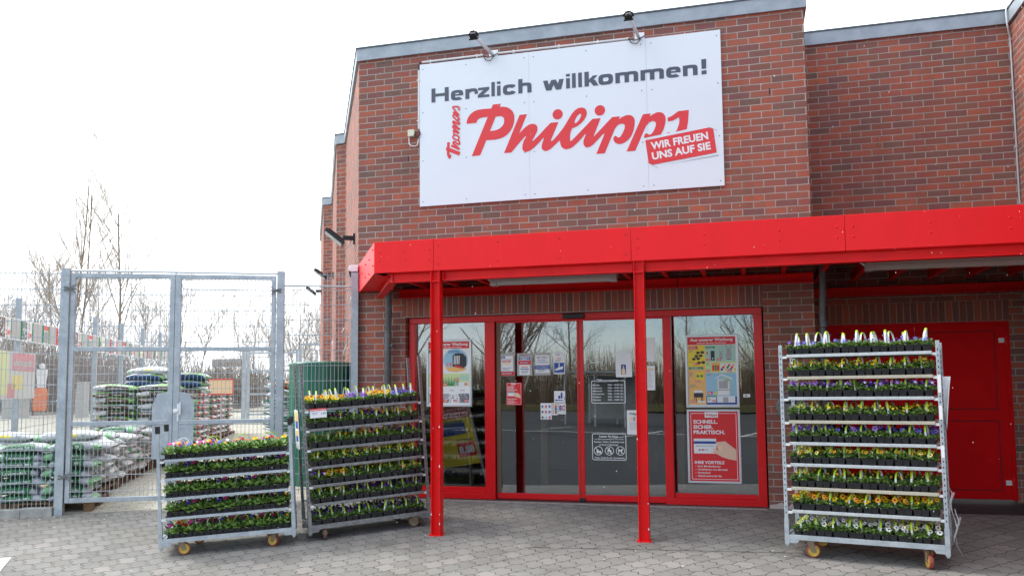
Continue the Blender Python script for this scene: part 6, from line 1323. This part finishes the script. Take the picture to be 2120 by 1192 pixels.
f = MB(); f.box(-6.744, -6.226, 18.86, 18.872, 1.316, 1.624); f.build('panel', 'print_peach', t, WM)
f = MB(); f.box(-6.5, -6.47, 18.882, 18.91, gz(-6.5, 18.9), 1.6); f.build('post', 'alu', t, WM)
# green ribbed tank beside the wall, with bags and stakes left of it
g = gz(-2.9, 12.9); n_ = 46; mb = MB()
V = []
for z in (0, .03, .9, .93, 1.77, 1.80):
    for k in range(n_):
        a = 2 * math.pi * k / n_; r_ = .46 + (.012 if k % 2 else 0) + (.012 if z in (.03, .9, .93, 1.77) and False else 0); V.append((r_ * math.cos(a), r_ * math.sin(a), z))
mb.add(V, [(i * n_ + k, i * n_ + (k + 1) % n_, (i + 1) * n_ + (k + 1) % n_, (i + 1) * n_ + k) for i in range(5) for k in range(n_)])
t = thing('water_tank', 'tall dark green ribbed water tank behind the fence by the brick wall', 'tank', (-2.9, 12.85, g), WM)
for v in mb.v: v += Vector((-2.9, 12.85, g))
mb.build('body', 'green_plastic', t, WM)
mb = MB(); mb.lathe([(.0, 1.83), (.40, 1.815), (.475, 1.80), (.485, 1.76), (.455, 1.75)], 46, 0, Matrix.Translation((-2.9, 12.85, g))); mb.build('lid', 'green_plastic', t, WM, smooth=True)
g = gz(-3.8, 14.1); pallet(Matrix.Translation((-4.15, 13.9, g)), .8, .9, 'wooden pallet left of the green tank')
for l in range(11):
    bag('orange' if l > 8 else ('lava' if l < 5 else 'silver'), Matrix.Translation((-3.78, 14.2, g + .14 + .125 * l)), '%s bag in the narrow stack left of the tank, %s layer up' % ('orange' if l > 8 else 'mixed', ORD[l]), 'bags left of the green tank')
mb = MB(); rr = random.Random(6)
for k in range(26):
    y0 = 13.55 + rr.uniform(-.1, .1); z0 = g + .35 + .045 * k * .9; mb.tube([(-3.95, y0, z0 + rr.uniform(-.05, .25)), (-3.3, y0 + rr.uniform(-.1, .1), z0 + rr.uniform(-.05, .1))], .013, 6, k % 3 == 0)
o_ = mb.build('plant_stakes', ['green_plastic', 'white_pipe'], None, WM, (-3.6, 13.5, g)); tag(o_, 'bundle of green and white plant stakes left of the tank', 'stakes', )

# ---------------------------------------------------------------- rear fences, boards, bin, far things
def fence_line(A, B, top, label, pitch, zoff=0, name='mesh_fence', hgt=2.95):
    A, B = Vector(A), Vector(B); d = B - A; Ln = d.length; u = d / Ln; T = Matrix(((u.x, -u.y, 0, A.x), (u.y, u.x, 0, A.y), (0, 0, 1, 0), (0, 0, 0, 1)))
    g0 = gz(A.x, A.y); t = thing(name, label, 'fence', (A.x, A.y, g0), WM)
    def gb(x): q = A + u * x; return gz(q.x, q.y) + .05
    n = int(Ln / 2.5); 
    for k in range(n + 1):
        x = k * 2.5; p = MB(); z = gb(x) - .3; p.box(x - .03, x + .03, -.05, .05, z, top(x)); 
        for v in range(len(p.v)): p.v[v] = T @ p.v[v]
        p.build('fence_post', 'galvanised', t, WM)
    m_ = MB(); x = 0
    while x < Ln: m_.tube([T @ Vector((x, .05, gb(x))), T @ Vector((x, .05, top(x)))], .0035, 3, 0, False); x += pitch
    z = .05
    while z < hgt:
        for k in range(n): m_.tube([T @ Vector((k * 2.5, .05, gb(k * 2.5) + z)), T @ Vector((k * 2.5 + 2.5, .05, gb(k * 2.5 + 2.5) + z))], .006, 3, 0, False)
        z += .2
    m_.build('mesh_panel', 'galvanised', t, WM); return T, u
FA, FB = Vector((-8.05, 10.55, 0)), Vector((-11.95, 29.7, 0))
T, u = fence_line(FA, FB, lambda x: 3.05 + .013 * x, 'long rear mesh fence running back along the left side of the yard', .06)
# price boards along that fence
rr = random.Random(14); x = 3.0; kk = 0
PI_ = [((.42, .38, .4), .5), ((.5, .5, .55), .5), ((.5, .3, .25), .5), ((.3, .4, .2), .5)]
r_ = MB(); r_.box(2.6, 20, -.075, -.06, 2.33, 2.345, 0, T); r_.box(2.6, 20, -.075, -.06, 2.70, 2.715, 0, T); o_ = r_.build('board_rail', 'alu', None, WM, tuple(T @ Vector((2.6, 0, 2.33)))); tag(o_, 'pair of thin rails carrying the price boards on the rear fence', 'rail')
while x < 19.4:
    wbd = .52 if kk % 3 else .3; b = MB(); b.box(x, x + wbd, -.075, -.061, 2.348, 2.698, 0, T)
    edge = 1 if kk % 4 else 2
    b.box(x - .028, x - .002, -.085, -.06, 2.346, 2.7, edge, T); b.box(x + wbd + .002, x + wbd + .028, -.085, -.06, 2.346, 2.7, 1 if edge == 1 else 2, T)
    if wbd > .4:
        b.box(x + .01, x + .26, -.0765, -.0755, 2.36, 2.69, 3 + kk % 4, T)
        for j in range(26): q = (x + .02 + rr.random() * .22, 2.37 + rr.random() * .29, rr.uniform(.012, .035)); b.add([T @ Vector((q[0] + q[2] * math.cos(a_), -.0775 - .0002 * j, q[1] + q[2] * math.sin(a_))) for a_ in (0, 1.2, 2.5, 3.8, 5.0)], [(0, 1, 2, 3, 4)], 7 if j % 2 else 8)
        text(b, rr.choice(('2,99', '3,49', '1,99', '2,49')), x + .29, x + .5, 2.40, .09, -.0765, 2, .03, T)
        for j in range(4): b.box(x + .29, x + .46, -.0765, -.0755, 2.56 + .03 * j, 2.568 + .03 * j, 8, T)
    else: b.box(x + .01, x + wbd - .01, -.077, -.0755, 2.60, 2.69, 2, T); b.box(x + .03, x + wbd - .03, -.077, -.0755, 2.36, 2.58, 9, T)
    o_ = b.build('price_board', ['white', 'print_green', 'print_red', 'print_grey', 'print_brown', 'print_mid', 'print_lime', 'white', 'print_mid', 'smoke_panel'], None, WM, tuple(T @ Vector((x, 0, 2.35)))); tag(o_, '%s price board on the rear fence, %s from the left' % ('white pictured' if wbd > .4 else 'narrow red and white', ORD[kk]), 'price board', 'price boards on the rear fence')
    x += wbd + .06; g_ = MB(); gl = .42 if kk % 2 else .5; g_.box(x, x + gl, -.074, -.062, 2.348, 2.698, 0, T); o_ = g_.build('blank_panel', 'print_grey', None, WM, tuple(T @ Vector((x, 0, 2.35)))); tag(o_, 'plain grey panel on the rear fence, %s from the left' % ORD[kk], 'panel', 'grey panels on the rear fence')
    x += gl + .06; kk += 1
b = MB(); b.box(3.2, 5.65, -.10, -.09, 1.28, 2.12, 0, T)
for q in ((3.2, 4.3, 1.35, 2.1, 1), (4.5, 5.6, 1.78, 2.1, 2), (4.5, 5.05, 1.45, 1.7, 3), (4.3, 4.65, 1.3, 1.55, 4)): b.box(q[0], q[1], -.103, -.1005, q[2], q[3], q[4], T)
text(b, 'ebensqualität', 4.55, 5.5, 1.87, .13, -.106, 0, .03, T)
mat('faded_lime', (.66, .72, .38), .6); mat('faded_pink', (.66, .30, .34), .6); mat('faded_yellow', (.72, .66, .28), .6); mat('faded_grey', (.58, .61, .61), .6)
o_ = b.build('banner', ['faded_grey', 'faded_lime', 'faded_pink', 'faded_yellow', 'faded_pink'], None, WM, tuple(T @ Vector((3.2, 0, 1.28)))); tag(o_, 'faded lime and pink banner hung low on the rear fence at the far left', 'banner')
fence_line((-11.95, 29.7, 0), (-5.0, 30.5, 0), lambda x: 2.75, 'far mesh fence with grey posts closing the back of the yard', .08, hgt=2.5)
t = thing('rear_gate', 'grey tube framed rear gate far back in the yard', 'gate', (-9.1, 29.4, .35), WM)
f = MB()
for x in (-9.35, -9.2, -7.5): f.box(x, x + .09, 29.3, 29.4, .2, 2.75)
for z in (2.62, 2.0, 1.2, .5): f.box(-9.2, -7.5, 29.32, 29.38, z, z + .06)
f.build('gate_frame', 'galvanised', t, WM)
f = MB(); 
for k in range(22): f.tube([(-9.1 + k * .075, 29.35, .5), (-9.1 + k * .075, 29.35, 2.62)], .004, 3, 0, False)
f.build('mesh_infill', 'galvanised', t, WM)
t = thing('small_gate_frame', 'slim pale goal shaped frame far back left of the brick wall', 'frame', (-6.6, 29, .35), WM)
f = MB(); f.box(-7.3, -7.22, 29, 29.08, .3, 2.95); f.box(-5.9, -5.82, 29, 29.08, .3, 2.95); f.box(-7.22, -5.9, 29, 29.08, 2.87, 2.95); f.build('tube_frame', 'galvanised', t, WM)
def far(p, Y): return Vector(((p[0] - 1060) / F_ * Y, Y, EYE + (806.5 - .0091 * p[0] - p[1]) / F_ * Y))
t = thing('waste_bin', 'orange litter bin with a white bag dispenser on a post across the road', 'bin', tuple(far((85, 862), 36)), WM)
p = far((85, 858), 36); f = MB(); f.prism([(p.x - .2, p.z + .2), (p.x + .2, p.z + .2), (p.x + .22, p.z + 1.0), (p.x + .17, p.z + 1.16), (p.x - .1, p.z + 1.16), (p.x - .2, p.z + 1.0)], 35.8, 36.2); f.build('bin_body', 'bin_orange', t, WM, bevel=.03)
f = MB(); f.tube([(p.x + .02, 36.25, p.z - .3), (p.x + .02, 36.25, p.z + 2.1)], .05, 8); f.build('post', 'galvanised', t, WM)
f = MB(); f.prism([(p.x - .13, p.z + 1.18), (p.x + .13, p.z + 1.18), (p.x + .2, p.z + 1.95), (p.x - .2, p.z + 1.95)], 36.0, 36.18); f.lathe([(0, .12), (.1, .08), (.13, 0), (.1, -.1), (0, -.12)], 14, 0, Matrix.Translation((p.x, 36.1, p.z + 2.1))); f.build('bag_dispenser', 'white', t, WM)
p = far((28, 858), 34); f = MB(); f.box(p.x - .42, p.x + .42, 34, 34.5, p.z - .3, p.z + .62); f.box(p.x - .45, p.x + .45, 33.97, 34.53, p.z + .62, p.z + .66); o_ = f.build('utility_cabinet', 'lamp_grey', None, WM, (p.x, 34.2, p.z)); tag(o_, 'pale grey utility cabinet across the road left of the orange bin', 'cabinet')
p = far((167, 850), 34); f = MB(); f.box(p.x - .18, p.x + .18, 34, 34.4, p.z - .3, p.z + 1.15); f.box(p.x - .2, p.x + .2, 33.98, 34.42, p.z + 1.15, p.z + 1.2); o_ = f.build('utility_cabinet', 'lamp_grey', None, WM, (p.x, 34.2, p.z)); tag(o_, 'tall narrow grey cabinet behind the gate right of the orange bin', 'cabinet')
p = far((470, 757), 44); f = MB(); f.box(p.x - .8, p.x + .75, 44, 44.3, p.z, p.z + .4); 
t = thing('shelter_roof', 'flat grey roof panel on two posts beyond the far fence', 'shelter', (p.x, 44, .6), WM)
f.build('roof_panel', 'alu', t, WM); f = MB()
for dx in (-.7, .65): f.box(p.x + dx - .04, p.x + dx + .04, 44.3, 44.4, .2, p.z + .2)
f.build('post', 'smoke_panel', t, WM)
f = MB(); f.box(-60, -6, 36.6, 36.75, .2, .48); o_ = f.build('road_kerb', 'concrete', None, WM, (-20, 36.6, .3)); tag(o_, 'low pale road kerb beyond the yard', 'kerb')

# ---------------------------------------------------------------- bare trees and hedges
def bare_tree(x, y, h, seed, label, group='bare trees behind the yard', spread=.55, stems=1, thick=.016, dens=1.0, zb=None):
    rr = random.Random(seed); z0 = gz(x, y) - .1 if zb is None else zb; t = thing('bare_tree', label, 'tree', (x, y, z0), WM, group)
    tr, cr = MB(), MB()
    def grow(p, d, L_, r, lev):
        n = 5 if lev < 2 else 3; pts = [p]; rs = [r]; q = p.copy(); dd = d.copy()
        for k in range(n):
            dd = (dd + Vector((rr.uniform(-1, 1), rr.uniform(-1, 1), rr.uniform(-.3, .7))) * (.06 if lev == 0 else .15)).normalized(); q = q + dd * L_ / n; pts.append(q.copy()); rs.append(r * (1 - (.55 if lev < 3 else .8) * (k + 1) / n))
        (tr if lev < 1 else cr).tube(pts, rs, 6 if lev == 0 else 4 if lev == 1 else 3, 0, False)
        if lev >= 4: return
        nb = [int(13 * dens), int(7 * dens), 5, 3][lev]
        for k in range(nb):
            f = rr.uniform(.22 if lev == 0 else .12, 1.0); i = min(n - 1, int(f * n)); a = pts[i].lerp(pts[i + 1], f * n - i); rb = rs[i] * .62 * (1 - .3 * f)
            az = rr.uniform(0, 6.283); u = dd.orthogonal().normalized(); v = dd.cross(u); side = u * math.cos(az) + v * math.sin(az)
            nd = (dd * (1 - spread) * 1.1 + side * spread + Vector((0, 0, .28))).normalized()
            grow(a, nd, L_ * rr.uniform(.38, .62) * (1.05 - .45 * f), max(rb, .004), lev + 1)
    for s in range(stems):
        o = Vector((rr.uniform(-.25, .25), rr.uniform(-.25, .25), 0)) if stems > 1 else Vector()
        grow(Vector((x, y, z0)) + o, Vector((rr.uniform(-.05, .05) * stems, rr.uniform(-.05, .05), 1)).normalized(), h * rr.uniform(.8, 1), h * thick * (1 if stems == 1 else .7), 0)
    tr.build('trunk', 'bark', t, WM, smooth=True); cr.build('crown', 'twig', t, WM)
tl = [(150, 425, 33, 2, 'tall bare twin stemmed tree rising above the left gate post'), (243, 505, 36, 1, 'tall bare tree above the left gate leaf'), (212, 595, 34, 2, 'bushy bare tree behind the left gate leaf'), (60, 590, 36, 2, 'bare tree behind the fence at the far left'), (-60, 430, 34, 1, 'bare tree mostly outside the left picture edge'), (352, 600, 40, 2, 'bare tree behind the gate centre post'), (405, 635, 44, 1, 'spreading bare tree right of the gate centre post'), (520, 640, 38, 2, 'bare tree behind the right gate leaf'), (565, 650, 40, 2, 'bare tree just left of the right gate post'), (625, 630, 42, 3, 'thicket of bare stems left of the brick side wall'), (655, 660, 44, 2, 'small bare tree touching the brick side wall'), (110, 560, 40, 1, 'slim bare tree between the fence and the left gate post'), (290, 620, 42, 2, 'low bare tree behind the white price boards'), (20, 640, 42, 3, 'low bare thicket at the far left edge')]
for k, (px, py, Y, st, lab) in enumerate(tl):
    p = far((px, py), Y); bare_tree(p.x, p.y, (p.z - gz(p.x, p.y)) * (1.2 if k < 2 else .85 if k == 4 else 1.08), 100 + k, lab, stems=st, spread=.42 if k < 2 else .50, thick=.0075, dens=1.0 if k < 2 else 1.2)
def hedge(x0, x1, y0, y1, h, n, seed, label, m='hedge_twig'):
    rr = random.Random(seed); mb = MB()
    for k in range(n):
        x, y = rr.uniform(x0, x1), rr.uniform(y0, y1); z = gz(x, y); hh = h * rr.uniform(.55, 1.05); q = Vector((x, y, z)); pts = [q]
        for j in range(3): q = q + Vector((rr.gauss(0, .16), rr.gauss(0, .16), hh / 3)); pts.append(q)
        mb.tube(pts, [.022, .018, .012, .004], 3, 0, False)
        for j in range(3): a = pts[1].lerp(pts[2], rr.random()); mb.tube([a, a + Vector((rr.gauss(0, .35), rr.gauss(0, .35), rr.uniform(.2, .7)))], [.009, .003], 3, 0, False)
    o_ = mb.build('hedge', m, None, WM, (x0, y0, 0), kind='stuff'); tag(o_, label, 'hedge')
hedge(-42, -19, 38.5, 44, 3.9, 4200, 1, 'dense brown leafless hedge across the road at the far left')
hedge(-19.5, -12.5, 40, 45, 2.5, 1300, 7, 'lower brown hedge across the road behind the gate')
hedge(-12, -5, 44, 48, 2.3, 1100, 2, 'leafless brown hedge behind the far fence beside the building')
# the other side of the car park, seen only as reflections in the glass
for k, (x, y, h, s) in enumerate([(-11.5, -9, 8.0, .6), (-19, -19, 9, .55), (-27, -22, 10, .55), (-20, -30, 8, .6), (-33, -26, 9, .55), (-12, -30, 7, .6), (-36, -14, 9, .55), (-6, -24, 8, .6)]):
    bare_tree(x, y, h, 300 + k, 'bare car park tree opposite the shop, %s of those reflected in the glass' % ORD[k], 'bare trees across the car park', spread=s, thick=.012)
hedge(-50, 0, -38, -32, 4.6, 5200, 5, 'tall leafless hedge on the far side of the car park', 'bark')
f = MB(); f.box(-60, 10, -33, -31.5, -.3, .1); o_ = f.build('verge', 'verge', None, WM, (-20, -32, 0), kind='structure')
t = thing('trolley_shelter', 'low grey glazed trolley shelter on the car park opposite the door', 'shelter', (-11, -15.5, -.4), WM)
f = MB()
for x in (-12.7, -11.2, -9.7): 
    for y in (-17.5, -15): f.box(x, x + .06, y, y + .06, -.5, 2.0)
f.build('shelter_frame', 'galvanised', t, WM); f = MB(); f.box(-12.9, -9.4, -17.7, -14.8, 2.0, 2.08); f.build('roof', 'smoke_panel', t, WM); f = MB(); f.box(-12.6, -9.7, -17.4, -17.36, -.2, 1.9); f.build('glass_wall', 'smoke_panel', t, WM)
f = MB()
for k in range(6): x = -24 + 4.2 * k; f.add([(x, -8, gz(x, -8) - .022), (x + .12, -8, gz(x, -8) - .022), (x + .12, -13, gz(x, -13) - .022), (x, -13, gz(x, -13) - .022)], [(0, 3, 2, 1)])
f.add([(-26, -8.1, gz(-26, -8) - .021), (2, -8.1, gz(2, -8) - .021), (2, -7.98, gz(2, -8) - .021), (-26, -7.98, gz(-26, -8) - .021)], [(0, 1, 2, 3)])
f.build('road_marking', 'road_paint', None, WM, (0, 0, 0), kind='structure')

# ---------------------------------------------------------------- light snow in the air
rr = random.Random(99); mb = MB()
for k in range(480):
    Y = rr.uniform(3.2, 9.0); X = rr.uniform(-.68, .68) * Y; Z = EYE + rr.uniform(-.24, .5) * Y
    if Y * .96 + X * .27 > 8.2 or Z < gz(X, Y) + .05: continue
    r_ = rr.uniform(.0008, .0021); a = Vector((rr.uniform(-.3, .6), rr.uniform(-.3, .3), -1)).normalized(); l = r_ * rr.uniform(1.2, 3.2); c = Vector((X, Y, Z)); u = a.orthogonal().normalized() * r_; v = a.cross(u)
    mb.add([c + a * l, c - a * l, c + u, c - u, c + v, c - v], [(0, 2, 4), (0, 4, 3), (0, 3, 5), (0, 5, 2), (1, 4, 2), (1, 3, 4), (1, 5, 3), (1, 2, 5)])
o_ = mb.build('snowflakes', 'snow', None, WM, (0, 5, 1), kind='stuff'); tag(o_, 'scattered small snowflakes falling in front of the shop', 'snow')
